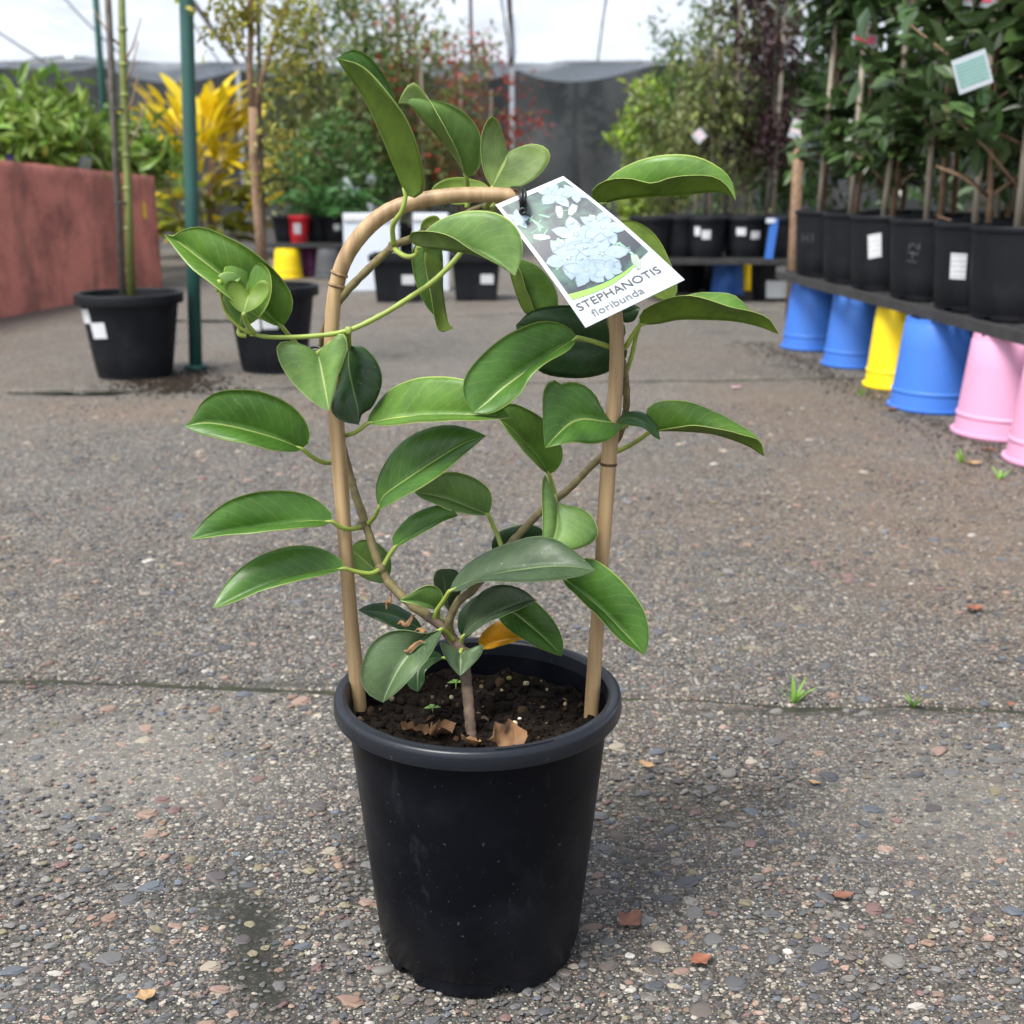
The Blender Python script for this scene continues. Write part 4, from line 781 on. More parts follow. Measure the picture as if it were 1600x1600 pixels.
def branchy(name, base, label, cat, group, trunk, crown, leafm, n_leaf, size, aspect=0.5, barkm='bark', stake=None, clumps=40, lean=(0, 0), trunk_r=0.012, up=0.2, droop=0.0, n_br=9, stuff=True, spread=0.10, extra=None, seed=0):
    """base: ground/pot point; trunk: height; crown: (z0, z1, rx, ry) relative to base"""
    r = random.Random(seed + 5); t = empty(name, base); tag(t, label, cat, group)
    z0, z1, rx, ry = crown
    path = [Vector((lean[0] * s + 0.010 * math.sin(s * 7 + seed), lean[1] * s + 0.01 * math.cos(s * 5 + seed), trunk * s)) for s in np.linspace(0, 1, 9)]
    V, Fc = tube(path, list(np.linspace(trunk_r, trunk_r * .45, 9)), 7); mesh('trunk', V, Fc, M[barkm], t)
    C = []; mb = MB()
    for b in range(n_br):
        s = min(0.98, max(0.25, (z0 * .8 + (z1 - z0) * r.random() * .8) / trunk)); p0 = path[min(8, int(s * 8))]
        a = r.uniform(0, 6.28); e = Vector((lean[0] + math.cos(a) * rx * r.uniform(.5, 1), lean[1] + math.sin(a) * ry * r.uniform(.5, 1), min(z1, p0.z + r.uniform(.1, .45) * (z1 - z0))))
        q = [p0, p0.lerp(e, .5) + Vector((0, 0, .03)), e]; mb.tube(q, [trunk_r * .45, trunk_r * .3, trunk_r * .15], 5)
        for k in range(max(1, clumps // n_br)): f = r.uniform(.25, 1.05); C.append(p0.lerp(e, f) + Vector((r.gauss(0, spread * .5), r.gauss(0, spread * .5), r.gauss(0, spread * .5))))
    for k in range(clumps // 2):
        a = r.uniform(0, 6.28); q = math.sqrt(r.random()); z = r.uniform(z0, z1); sh = math.sin(math.pi * min(.97, max(.06, (z - z0) / (z1 - z0) * .85 + .12))) ** .6
        C.append(Vector((lean[0] + math.cos(a) * rx * q * sh, lean[1] + math.sin(a) * ry * q * sh, z)))
    if n_br: mb.build('branches', M[barkm], t, True)
    C = np.array([c[:] for c in C]); k = rng.integers(0, len(C), n_leaf); pts = C[k] + rng.normal(size=(n_leaf, 3)) * spread * .6
    V, Fc = leaf_cloud(pts, size, aspect, up, droop)
    o = mesh('crown', V, Fc, FM[leafm], t, False, tint=tints(n_leaf, 6))
    if stuff: o['kind'] = 'stuff'
    if extra:
        m2, n2 = extra; k = rng.integers(0, len(C), n2); V, Fc = leaf_cloud(C[k] + rng.normal(size=(n2, 3)) * spread * .6, size, aspect, up, droop); o = mesh('coloured_leaves', V, Fc, FM[m2], t, False, tint=tints(n2, 6)); o['kind'] = 'stuff'
    if stake:
        dx, dy, h, rr, mt = stake; V, Fc = tube([(dx, dy, -.03), (dx + lean[0] * .4, dy, h)], rr, 8); mesh('stake', V, Fc, M[mt], t)
    return t
_leafmesh = {}
def one_leaf(key, L, W, mat, curl=0.15, fold=0.25, n=5):
    """unit leaf along +X, top +Z"""
    if key in _leafmesh: return _leafmesh[key]
    V = []; Fc = []
    for i in range(n + 1):
        t = i / n; w_ = W * .5 * math.sin(math.pi * min(1, max(0, t * .96 + .02)) ** .9) ** .8
        for k in (-1, 0, 1): V.append((t * L, k * w_, abs(k) * fold * w_ - curl * L * t * t))
    for i in range(n):
        for k in range(2): a = i * 3 + k; Fc.append((a, a + 3, a + 4, a + 1))
    out = []
    for v in (0.6, 0.8, 1.0, 1.25, 1.5):
        me = bpy.data.meshes.new('leaf'); me.from_pydata(V, [], Fc); me.materials.append(mat); me.polygons.foreach_set('use_smooth', np.ones(len(Fc), dtype=bool))
        a = me.color_attributes.new('tint', 'FLOAT_COLOR', 'POINT'); a.data.foreach_set('color', np.tile(np.array([v, v * random.uniform(.92, 1.05), v * random.uniform(.8, 1.1), 1], np.float32), (len(V), 1)).ravel()); out.append(me)
    _leafmesh[key] = out; return out
def leaf_obj(parent, key, p, d, roll, sc):
    me = random.choice(_leafmesh[key]); o = link('leaf', me, parent); o.location = p
    q = Vector(d).to_track_quat('X', 'Z') ; o.rotation_mode = 'QUATERNION'; o.rotation_quaternion = q @ Matrix.Rotation(roll, 3, 'X').to_quaternion(); o.scale = (sc, sc, sc); return o

# ================================================================== TREES BEYOND THE FENCE
for k, (x, y, h, lab) in enumerate([(-9.5, 24, 6.0, 'dark tall tree far behind the left end of the cloth fence'), (-5.2, 23, 5.0, 'tall leafy tree behind the cloth fence past the golden shrub'), (-1.0, 25, 6.5, 'tall dark tree behind the fence past the red maples'),
                                    (3.2, 23.5, 5.5, 'dense tree beyond the fence behind the narrow purple columns'), (7.5, 24, 6.5, 'tall dark tree beyond the fence behind the camellias'), (11, 25, 6, 'far dark tree beyond the right end of the fence')]):
    branchy('background_tree', (x, y, 0), lab, 'tree', 'trees beyond the cloth fence', h * .8, (0.6, h, 2.4, 1.5), 'dark' if k % 2 else 'green', 2600, 0.34, .55, 'bark_grey', clumps=70, trunk_r=.12, n_br=14, spread=.55, seed=k)

# ================================================================== LEFT SIDE: RED BED WALL
a0, a1 = G(-420, 580), G(254, 447); a0.z = a1.z = 0
dirw = (a1 - a0).normalized(); nw = Vector((-dirw.y, dirw.x, 0)); p_l = G(0, 503)
wl = (a1 - a0).length; bed = empty('rendered_garden_wall', a0, math.atan2(dirw.y, dirw.x)); tag(bed, 'weathered red rendered wall of a raised garden bed', 'wall')
zt = lambda s: 0.70 - 0.135 * (s / wl)
V = []; Fc = []; nS, nZ = 60, 14
for side, off in ((0, 0.0), (1, 0.16)):
    for i in range(nS + 1):
        for j in range(nZ + 1):
            s = wl * i / nS; z = zt(s) * j / nZ; V.append((s, off + (0.004 * mnoise.noise(Vector((s * 6, z * 6, side)))), z - 0.002 + (0.004 * mnoise.noise(Vector((s * 9, 4, 4))) if j == nZ else 0)))
n0 = (nS + 1) * (nZ + 1)
for i in range(nS):
    for j in range(nZ): a = i * (nZ + 1) + j; Fc.append((a, a + nZ + 1, a + nZ + 2, a + 1)); Fc.append((a + n0, a + 1 + n0, a + nZ + 2 + n0, a + nZ + 1 + n0))
    a = i * (nZ + 1) + nZ; Fc.append((a, a + nZ + 1, a + nZ + 1 + n0, a + n0))
for j in range(nZ):
    a = nS * (nZ + 1) + j; Fc.append((a, a + n0, a + n0 + 1, a + 1))
mesh('wall_front', V, Fc, M['red_wall'], bed)
mb = MB(); mb.box((wl - .085, 2.1, .275), (.16, 3.85, .55)); mb.build('wall_side', M['red_wall'], bed)
mb = MB(); mb.box((wl / 2 - .1, 2.1, .27), (wl - .24, 3.84, .5)); o = mb.build('bed_soil', M['soil'], bed)
V = [(wl - .17, -.0045, .36), (wl - .14, -.0045, .355), (wl - .145, -.0045, .44), (wl - .168, -.0045, .43)]
V, Fc = [(x, y, z) for x, y, z in V], [(0, 1, 2, 3)]; mesh('yellow_paint_mark', V, Fc, M['yellow_pot'], bed, False)
def bedp(s, o_, z=0.5): return a0 + dirw * s + nw * o_ + Vector((0, 0, z))
labs = ['leafy bright green shrub at the open end of the red bed', 'broad bright green shrub in the middle of the red bed', 'pale green bushy shrub growing behind the red wall', 'dark green shrub at the back of the red bed', 'mid green shrub beside the thin green pole', 'low light green bush against the red wall top', 'tall green shrub in the deep corner of the red bed', 'fine leaved green shrub beside the wall corner']
for k, (px, d, zt_, rx, lm, nl) in enumerate([(15, 6.2, .92, .34, 'bright', 900), (85, 6.5, .86, .32, 'bright', 900), (-60, 6.2, .95, .4, 'bright', 900), (140, 7.4, .84, .32, 'green', 900), (190, 7.7, .82, .3, 'green', 900), (60, 6.0, .78, .25, 'bright', 700), (-30, 8.4, 1.0, .5, 'green', 1000), (215, 7.0, .74, .2, 'bright', 600)]):
    b = P(px, 290, d); b.z = 0.515
    branchy('garden_shrub', b, labs[k], 'shrub', 'shrubs in the red raised bed', (zt_ - .5) * .6, (.05, zt_ - .5, rx, rx * .8), lm, nl, .12 if lm == 'bright' else .08, .34, 'bark', clumps=46, trunk_r=.01, n_br=10, up=.25, spread=.10, seed=40 + k)
p = P(132, 248, 6.15); o = empty('plant_label', (p.x, p.y, .5)); tag(o, 'small white plant label among the shrubs above red wall', 'label'); mb = MB(); mb.box((0, 0, .12), (.055, .002, .075), R=Matrix.Rotation(.4, 3, 'Y')); mb.build('card', M['card'], o); V, Fc = tube([(0, .003, 0), (0, .003, .11)], .002, 5); mesh('stick', V, Fc, M['white_paint'], o)
p = P(15, 247, 5.9); fl = empty('purple_flower', (p.x, p.y, .5)); tag(fl, 'small purple flower above the red wall edge', 'flower')
V, Fc = tube([(0, 0, 0), (0, 0, .15)], .002, 5); mesh('stem', V, Fc, M['stem_new'], fl); pm = plain('purple_petal', (.30, .2, .6), None, .6)
for j in range(5): a = j * 1.256; mesh('petal', [(0, 0, .15), (.02 * math.cos(a - .4), -.01 + .0 * j, .15 + .02 * math.sin(a - .4)), (.034 * math.cos(a), -.012, .15 + .034 * math.sin(a)), (.02 * math.cos(a + .4), -.01, .15 + .02 * math.sin(a + .4))], [(0, 1, 2, 3)], pm, fl, False)

# ---- golden shrub, individual leaves
gs = empty('golden_shrub', P(322, 395, 9.0)); gs.location.z = 0; tag(gs, 'bright golden yellow shrub with long leaves beside the green pole', 'shrub')
GL = one_leaf('gold', .30, .085, FM['gold'], .25, .3); GL2 = one_leaf('golddark', .28, .11, foliage('green_gold_foliage', (0.20, 0.22, 0.02)), .35, .3)  # second set is a greener gold, for most of the lower leaves
for k in range(14):
    a = random.uniform(0, 6.28); e = (random.uniform(.1, .36) * math.cos(a), random.uniform(.1, .3) * math.sin(a)); V, Fc = tube([(e[0] * .2, e[1] * .2, 0), (e[0] * .7, e[1] * .7, .4), (e[0], e[1], random.uniform(.6, .95))], [.012, .009, .004], 6); mesh('stem', V, Fc, M['bark'], gs)
for k in range(300):
    z = random.uniform(.12, 1.05); a = random.uniform(0, 6.28); rr = random.uniform(.1, .46) * (1 if z < .8 else .8)
    d = Vector((math.cos(a) * .9, math.sin(a) * .9, random.uniform(-.1, 1.0) if z < .75 else random.uniform(.6, 2.2))).normalized()
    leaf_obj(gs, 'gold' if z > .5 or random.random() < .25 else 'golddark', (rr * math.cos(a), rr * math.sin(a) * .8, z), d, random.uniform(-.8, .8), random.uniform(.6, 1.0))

# ---- left pots and saplings
p = G(207, 597); p.z = 0; pc1 = p + Vector((-.030, .13, 0))
nursery_pot('nursery_pot', pc1, .140, .108, .240, M['far_pot'], 'big black pot with a green cane sapling beside the steel pole', 'pot', None, stickers=((-118, 24, .12, .165, .004), (-140, 22, .16, .2, .004)), lip=.028, rimw=.012, soil_drop=.02)
t = empty('staked_sapling', pc1 + Vector((0, 0, .20))); tag(t, 'bare green stemmed sapling tied to a grey stake in pot', 'sapling')
lx = .055
V, Fc = tube([(.004, 0, 0), (.002 + lx * .3, .005, .3), (lx * .6, .005, .62), (lx * 1.4, .008, 1.4)], [.013, .012, .011, .008], 8); mesh('trunk', V, Fc, M['green_cane'], t)
for z in (.1, .22, .33, .42, .5, .58, .66, .75): V, Fc = tube([(lx * z, .005 + .004 * z, z - .004), (lx * z, .005, z), (lx * z, .005, z + .004)], [.0125, .0145, .0125], 8); mesh('cane_node', V, Fc, M['green_cane'], t)
V, Fc = tube([(-.020, -.004, -.05), (-.020 + lx * .9, .0, 1.4)], .0095, 4); mesh('stake', V, Fc, M['bark_grey'], t)
for z in (.29, .54): V, Fc = tube([(-.012 + lx * z * .8 + .02 * math.cos(a), .004 + .016 * math.sin(a), z) for a in np.linspace(0, 6.28, 12)], .003, 5); mesh('tree_tie', V, Fc, M['tie'], t)
for (z, dx, dz) in ((.43, .075, .15), (.52, .05, .12), (.60, .05, .12), (.66, .06, .12), (.70, -.07, .1)):
    V, Fc = tube([(lx * z, 0, z), (lx * z + dx * .5, 0, z + dz * .35), (lx * z + dx, 0, z + dz)], [.004, .003, .0015], 5); mesh('twig', V, Fc, M['bark'], t)
o = empty('steel_pole', G(306, 576)); o.location.z = 0; tag(o, 'thick green painted steel pole standing between two black pots', 'pole')
top = P(291, 0, o.location.y); V, Fc = tube([(0, 0, 0), ((top.x - o.location.x) * .5, 0, top.z * .5), (top.x - o.location.x, 0, top.z), ((top.x - o.location.x) * 2.2, 0, 2.3)], .020, 16); mesh('shaft', V, Fc, M['green_paint'], o)
V, Fc = tube([(0, 0, 0.0), (0, 0, .012)], [.035, .035], 16); mesh('base_plate', V, Fc, M['green_paint'], o)
b = G(176, 420); o = empty('steel_pole', (P(168, 280, 7.6).x, 7.6, 0)); tag(o, 'thin green steel pole rising behind the red bed', 'pole'); V, Fc = tube([(0, 0, 0), (.02, 0, 1.5), (.05, 0, 3.4)], .019, 12); mesh('shaft', V, Fc, M['green_paint'], o); V, Fc = tube([(.05, 0, 3.4), (.05, 0, 3.42)], .03, 10); mesh('cap', V, Fc, M['green_paint'], o)
p = G(418, 587); p.z = 0; pc2 = p + Vector((-.002, .12, 0))
nursery_pot('nursery_pot', pc2, .130, .098, .252, M['far_pot'], 'black pot with two price stickers holding the forked maple', 'pot', None, stickers=((-107, 22, .13, .165, 0), (-82, 22, .135, .165, 0)), lip=.028, rimw=.012, soil_drop=.02)
t = empty('maple_sapling', pc2 + Vector((-.015, 0, .22))); tag(t, 'young maple with forked tan trunk and yellow green leaves', 'tree')
def mp(px, py): v = P(px, py, pc2.y) - Vector(t.location); return v
V, Fc = tube([(0, 0, -.02), mp(403, 330), mp(397, 250), mp(396, 168)], [.017, .015, .014, .014], 10); mesh('trunk', V, Fc, M['bark'], t)
V, Fc = tube([mp(396, 172), mp(390, 110), mp(392, 40), mp(388, -60), mp(385, -160)], [.012, .009, .009, .008, .006], 8); mesh('branch', V, Fc, M['bark'], t)
V, Fc = tube([mp(398, 172), mp(413, 110), mp(428, 60), mp(450, 0), mp(480, -80)], [.010, .007, .006, .005, .003], 8); mesh('branch', V, Fc, M['bark'], t)
V, Fc = tube([mp(388, 100), mp(372, 70), mp(355, 30), mp(340, -10)], [.004, .003, .002, .0015], 6); mesh('twig', V, Fc, M['bark_grey'], t)
V, Fc = tube([mp(412, 400) + Vector((0, .02, 0)), mp(404, 180) + Vector((0, .02, 0)), mp(400, -80) + Vector((0, .02, 0))], .006, 6); mesh('stake', V, Fc, M['bark_grey'], t)
CC = []
for (px, py, s) in [(350, 25, .06), (372, 60, .05), (345, 55, .05), (362, 10, .05), (430, 20, .06), (460, 15, .06), (470, 45, .05), (440, 55, .045), (450, 90, .06), (435, 130, .07), (470, 110, .06), (425, 215, .06), (440, 225, .06), (410, 285, .04), (388, 20, .04), (370, 35, .04), (340, -40, .1), (430, -60, .12)]:
    c = mp(px, py); CC.append(rng.normal(size=(38, 3)) * s * np.array([.55, .55, .5]) + np.array(c))
C_ = np.concatenate(CC); V, Fc = leaf_cloud(C_, .032, .42, .0, .1); o = mesh('crown', V, Fc, FM['maple'], t, False, tint=tints(len(C_), 6)); o['kind'] = 'stuff'

# ---- spilled potting mix between the two left pots
VV = []; FF = []; TT = []; nb = 0
for k in range(1500):
    px, py = random.gauss(270, 45), 594 + random.gauss(0, 9) + random.expovariate(.3); q = G(px, py); s = random.uniform(.0014, .005); v, f = PEB[k % 10]
    VV.append(v * np.array([s, s * .7, s * .5]) + np.array([q.x, q.y, s * .1])); FF += [tuple(j + nb for j in w_) for w_ in f]; nb += len(v); TT.append(np.tile(np.array([.03, .022, .016]) * random.uniform(.6, 1.8), (len(v), 1)))
o = mesh('spilled_potting_mix', np.concatenate(VV), FF, M['clod'], None, tint=np.concatenate(TT)); tag(o, 'dark spilled potting mix at the foot of the green pole', 'soil', None, 'stuff')

# ================================================================== MIDDLE: BENCH WITH COLOURED POTS
def upturned(name, px, py, rt, rb, h, mat, label, group=None, dy=None):
    p = G(px, py); p.z = 0; p.y += (rt if dy is None else dy); return nursery_pot(name, p, rt, rb, h, mat, label, 'pot', group, soil=False, flip=True, lip=.008, rimw=.007, ridge=.045, seg=40, rz=random.uniform(0, 1))
up = [upturned('upturned_pot', 446, 436, .085, .07, .17, M['yellow_pot'], 'yellow upturned pot propping the far plank beside the maple trunk'), upturned('upturned_pot', 480, 434, .075, .06, .17, M['purple_pot'], 'purple upturned pot behind the yellow prop pot', dy=.16), upturned('upturned_pot', 512, 436, .085, .068, .17, M['grey_pot'], 'grey upturned pot propping the far plank beside the white board')]
bp = G(480, 434); pl = empty('plank_shelf', (bp.x, bp.y + .12, .171)); tag(pl, 'dark plank shelf lying on yellow, purple and grey pots', 'shelf'); mb = MB(); mb.box((0.02, -.09, .012), (.50, .16, .022)); mb.build('plank', M['tray'], pl); mb = MB(); mb.box((0.02, .085, .012), (.50, .16, .022)); mb.build('plank', M['tray'], pl)
for k, (px, dz, r, mt, lab, st) in enumerate([(441, 0, .075, 'far_pot', 'black pot on the plank shelf left of the red pot', ()), (463, -.02, .066, 'red_pot', 'red pot with white label on the plank shelf', ((-88, 40, .05, .11, 0),)), (522, 0, .088, 'far_pot', 'black pot on the plank shelf beside the white board', ((-80, 26, .07, .105, 0),)), (492, .06, .08, 'far_pot', 'black pot tucked behind the red pot on plank shelf', ())]):
    x = (px - 800) / F_PX * (bp.y * math.cos(PITCH) + .1); nursery_pot('nursery_pot', (x, bp.y + .12 + dz, .195), r, r * .78, .15, M[mt], lab, 'pot', None, stickers=st, lip=.02, rimw=.006)
def board(name, px0, px1, py0, py1, depth, label, cat='board', th=.05):
    a = P(px0, py1, depth); b = P(px1, py0, depth); o = empty(name, ((a.x + b.x) / 2, depth, a.z)); tag(o, label, cat); w_, h_ = b.x - a.x, b.z - a.z; mb = MB(); mb.box((0, 0, h_ / 2), (w_, th, h_)); mb.build('panel', M['foam'], o)
    mb = MB()
    for q in (-1, 1): mb.box((q * (w_ / 2 - .012), -th / 2 - .004, h_ / 2), (.02, .008, h_ - .002)); 
    mb.build('edge_strip', M['white_paint'], o); return o
q = G(600, 462).y + .3
for (px0, px1, lab) in ((541, 626, 'white foam board standing behind the black tubs'), (648, 702, 'narrow white foam board behind the right hand black tub')):
    d = q; bz = P(px0, 333, d).z; a = P(px0, 460, d); b = P(px1, 460, d); o = empty('foam_board', ((a.x + b.x) / 2, d, 0)); tag(o, lab, 'board'); mb = MB(); mb.box((0, 0, bz / 2), (b.x - a.x, .05, bz)); mb.build('panel', M['foam'], o)
    mb = MB(); mb.box((0, -.029, bz - .02), (b.x - a.x - .004, .008, .03)); mb.build('top_edge', M['white_paint'], o)
def tub(px0, px1, pyt, pyb, label):
    p = G((px0 + px1) / 2, pyb); d = p.y; wt = (px1 - px0) / F_PX * (d * math.cos(PITCH)); wb = wt * .82; h = (pyb - pyt) / F_PX * d * 1.02
    o = empty('square_tub', (p.x, d + wt / 2, 0)); tag(o, label, 'tub', None); mb = MB(); V = []
    for (w_, z) in ((wb / 2, 0), (wt / 2 - .006, h - .03)): V += [(-w_, -w_, z), (w_, -w_, z), (w_, w_, z), (-w_, w_, z)]
    mb.add(V, [(0, 1, 5, 4), (1, 2, 6, 5), (2, 3, 7, 6), (3, 0, 4, 7), (3, 2, 1, 0)]); mb.build('wall', M['far_pot'], o)
    mb = MB()
    for (cx, cy, sx, sy) in ((0, -wt / 2, wt + .02, .02), (0, wt / 2, wt + .02, .02), (-wt / 2, 0, .02, wt - .02), (wt / 2, 0, .02, wt - .02)): mb.box((cx, cy, h - .015), (sx, sy, .03))
    mb.build('rim', M['far_pot'], o); mb = MB(); mb.box((0, 0, h - .035), (wt - .03, wt - .03, .01)); mb.build('soil', M['soil'], o)
    sx = wt * .22; zz = h * .48; yy = -(wb / 2 + (wt / 2 - .006 - wb / 2) * zz / (h - .03)) - .003
    mesh('price_sticker', [(sx - .03, yy + .001, zz - .022), (sx + .03, yy + .001, zz - .022), (sx + .03, yy - .004, zz + .022), (sx - .03, yy - .004, zz + .022)], [(0, 1, 2, 3)], M['sticker'], o, False, uv=[(0, 0), (1, 0), (1, 1), (0, 1)])
    return o, h
tb1, h1 = tub(580, 662, 402, 473, 'wide black square tub standing in front of the white foam board'); tb2, h2 = tub(704, 784, 402, 471, 'black square tub standing alone right of the foam boards')

# ---- middle plants
mids = [(505, 8.2, 1.75, .45, 'olive', None, 1300, .06, 'slender yellow green tree behind the plank shelf'), (560, 8.8, 1.85, .55, 'green', None, 1500, .06, 'mid green tree behind the foam board'), (610, 9.4, 1.75, .45, 'lime', None, 900, .055, 'lime green young tree behind the black tub'),
        (655, 8.6, 1.72, .48, 'olive', ('red', 420), 1000, .05, 'feathery olive maple with red tips above the tubs'), (715, 9.2, 1.6, .45, 'olive', ('red', 600), 600, .05, 'half red maple beside the white marquee leg'), (762, 9.8, 1.5, .45, 'red', None, 560, .05, 'sparse red leaved maple in front of the dark fence'),
        (470, 9.6, 1.25, .4, 'olive', None, 1000, .06, 'pale green tree past the maple trunk'), (590, 10.5, 1.3, .6, 'dark', None, 1500, .07, 'dark green tree in the shade behind the lime tree'), (690, 10.6, 1.1, .5, 'green', None, 1200, .07, 'low green tree behind the half red maple'), (530, 7.6, .85, .3, 'green', None, 800, .05, 'low bushy green plant behind the plank shelf')]
for k, (px, d, h, rx, lm, ex, nl, sz, lab) in enumerate(mids):
    b = P(px, 300, d); b.z = 0
    branchy('young_tree', b, lab, 'tree', 'young trees under the marquee', h * .92, (.42, h, rx, rx * .8), lm, int(nl * 1.7), sz * 1.12, .40, 'bark', stake=(.03, .0, h * .8, .009, 'wood'), clumps=64, trunk_r=.012, n_br=11, up=.1, droop=.1, spread=.11, extra=ex, seed=70 + k)
    nursery_pot('nursery_pot', (b.x, b.y, 0), .13, .105, .23, M['far_pot'], 'black pot at the foot of the ' + lab.split(' behind')[0].split(' above')[0].split(' beside')[0].split(' in front')[0].split(' past')[0].split(' in the')[0], 'pot', 'pots of the young trees', soil=False, seg=24)
# white flower tags on sticks
for k, (px, py, d, lab) in enumerate([(540, 288, 7.4, 'white flower tag hanging above the foam board'), (556, 302, 7.5, 'pale tag half hidden behind another tag above the foam board'), (582, 322, 7.4, 'tilted white tag low over the black tub'), (580, 278, 7.9, 'small pale tag among green leaves above the tub')]):
    p = P(px, py, d); o = empty('plant_label', (p.x, p.y, 0)); tag(o, lab, 'label', 'labels on sticks above the tubs'); mb = MB(); mb.box((0, 0, p.z), (.055, .002, .07), R=Matrix.Rotation(random.uniform(-.6, .6), 3, 'Y')); mb.build('card', M['card'], o); V, Fc = tube([(0, .004, 0), (0, .004, p.z)], .003, 5); mesh('stick', V, Fc, M['wood'], o)
# fern
fr = empty('tree_fern', (bp.x + .10, bp.y + .1, .33)); tag(fr, 'arching green fern in a pot on the plank shelf', 'fern')
for k in range(22):
    a = random.uniform(0, 6.28); L = random.uniform(.3, .55); el = random.uniform(.5, 1.3); pts = []
    for s in np.linspace(0, 1, 9): r_s = L * s * math.cos(el) * 1.1; pts.append(Vector((r_s * math.cos(a), r_s * math.sin(a), L * (s * math.sin(el) - .55 * s * s))))
    C_ = []; D_ = []
    for i in range(60):
        s = random.uniform(.12, 1); f = s * 8; i0 = min(7, int(f)); p = pts[i0].lerp(pts[i0 + 1], f - i0); tdir = (pts[i0 + 1] - pts[i0]).normalized(); sd_ = tdir.cross(Vector((0, 0, 1))).normalized() * (1 if i % 2 else -1); C_.append(p[:]); D_.append((sd_ + tdir * .5)[:])
    V, Fc = leaf_cloud(np.array(C_), .07, .22, 0, .05, .12, np.array(D_)); b_ = len(V); Vt, Ft = tube(pts, .0025, 4)
    mesh('frond', np.vstack([V, np.array([v[:] for v in Vt])]), [tuple(f) for f in Fc] + [tuple(j + b_ for j in f) for f in Ft], FM['fern'], fr, False, tint=np.vstack([tints(len(C_), 6), np.ones((len(Vt), 3))]))
# thin trellis poles in the middle
for k, (px, top, d, r, mt, lab) in enumerate([(736, 2.35, 9.3, .014, 'bark_grey', 'thin dark stake rising beside the red maple'), (625, 2.35, 10.2, .022, 'wood', 'tall pale timber stake behind the feathery maple')]):
    p = P(px, 250, d); o = empty('garden_stake', (p.x, d, 0)); tag(o, lab, 'stake'); V, Fc = tube([(0, 0, 0), (0.01, 0, top * .6), (0, 0, top)], r, 7); mesh('shaft', V, Fc, M[mt], o); V, Fc = tube([(0, 0, top), (0, 0, top + .03)], [r, r * .3], 7); mesh('tip', V, Fc, M[mt], o)

# ================================================================== RIGHT: FAR BENCH
fb_y = 5.55
def xat(px, y, z): # lateral position for a pixel column at depth y, height z
    ax = y * math.cos(PITCH) + (CAM.z - z) * math.sin(PITCH); return (px - 800) / F_PX * ax
far_legs = [(1047, 447, 'far_pot', 'black upturned pot under the inner end of far bench'), (1092, 452, 'far_pot', 'black upturned pot next to the blue one under far bench'), (1140, 462, 'blue_pot', 'light blue upturned pot under the far bench'), (1178, 455, 'yellow_pot', 'mustard yellow upturned pot under the far bench')]
for px, py, mt, lab in far_legs: upturned('upturned_pot', px, py, .082, .07, .175, M[mt], lab)
x0, x1 = xat(1005, 5.7, .18), xat(1260, 5.7, .18); sh = empty('plank_shelf', ((x0 + x1) / 2, 5.85, .176)); tag(sh, 'dark plank shelf of the far bench on coloured pots', 'shelf')
for q in (-.13, .05, .23): mb = MB(); mb.box((0, q, .011), (x1 - x0, .165, .022)); mb.build('plank', M['tray'], sh)
for k, (px, r, st, lab) in enumerate([(1018, .10, (), 'black pot at the inner end of far bench'), (1060, .095, (), 'black pot second along the far bench'), (1103, .095, ((-125, 18, .1, .14, 0), (-98, 26, .085, .125, 0)), 'black pot with two stickers on the left of far bench'), (1168, .112, ((-113, 24, .1, .135, 0), (-76, 24, .085, .12, 0)), 'black pot with two wide spaced stickers on the far bench'), (1222, .105, (), 'black pot behind the brown post on far bench')]):
    nursery_pot('nursery_pot', (xat(px, 5.8, .3), 5.80 + .04 * (k % 2), .2), r, r * .85, .185, M['far_pot'], lab, 'pot', None, stickers=st, lip=.02)
for k, (px, y, r, lab) in enumerate([(1205, 6.2, .1, 'black pot in back row of far bench behind blue strip'), (1130, 6.25, .1, 'black pot in back row of far bench behind stickered pots'), (1070, 6.25, .1, 'black pot in back row near the inner end')]): nursery_pot('nursery_pot', (xat(px, y, .3), y, .0), r, r * .85, .38, M['far_pot'], lab, 'pot', None)
o = empty('blue_strip', (xat(1208, 5.63, .3), 5.66, .2)); tag(o, 'bright blue plastic strip standing between two black pots', 'strip'); mb = MB(); mb.box((0, 0, .09), (.035, .012, .18), R=Matrix.Rotation(.1, 3, 'Y')); mb.build('strip_body', M['blue_pot'], o); mb = MB(); mb.box((-.01, -.007, .17), (.04, .006, .02)); mb.build('strip_lip', M['foam'], o)
pp_ = G(1218, 472); o = nursery_pot('nursery_pot', (pp_.x, pp_.y + .13, 0), .115, .10, .19, M['far_pot'], 'black pot on the ground with a large white handwritten label', 'pot', None, stickers=((-88, 24, .13, .165, .006), (-92, 62, .015, .095, 0)), lip=.02)
o = empty('timber_post', (xat(1238, 5.0, .1), 5.0, 0)); tag(o, 'round brown timber post leaning beside the far bench', 'post'); tp = P(1250, 195, 5.0); V, Fc = tube([(0, 0, 0), ((tp.x - o.location.x) * .5, 0, tp.z * .5), (tp.x - o.location.x, 0, tp.z)], [.024, .023, .021], 12); mesh('shaft', V, Fc, M['bark'], o); V, Fc = tube([(tp.x - o.location.x, 0, tp.z), (tp.x - o.location.x, 0, tp.z + .008)], [.021, .014], 12); mesh('cut_top', V, Fc, M['wood'], o)
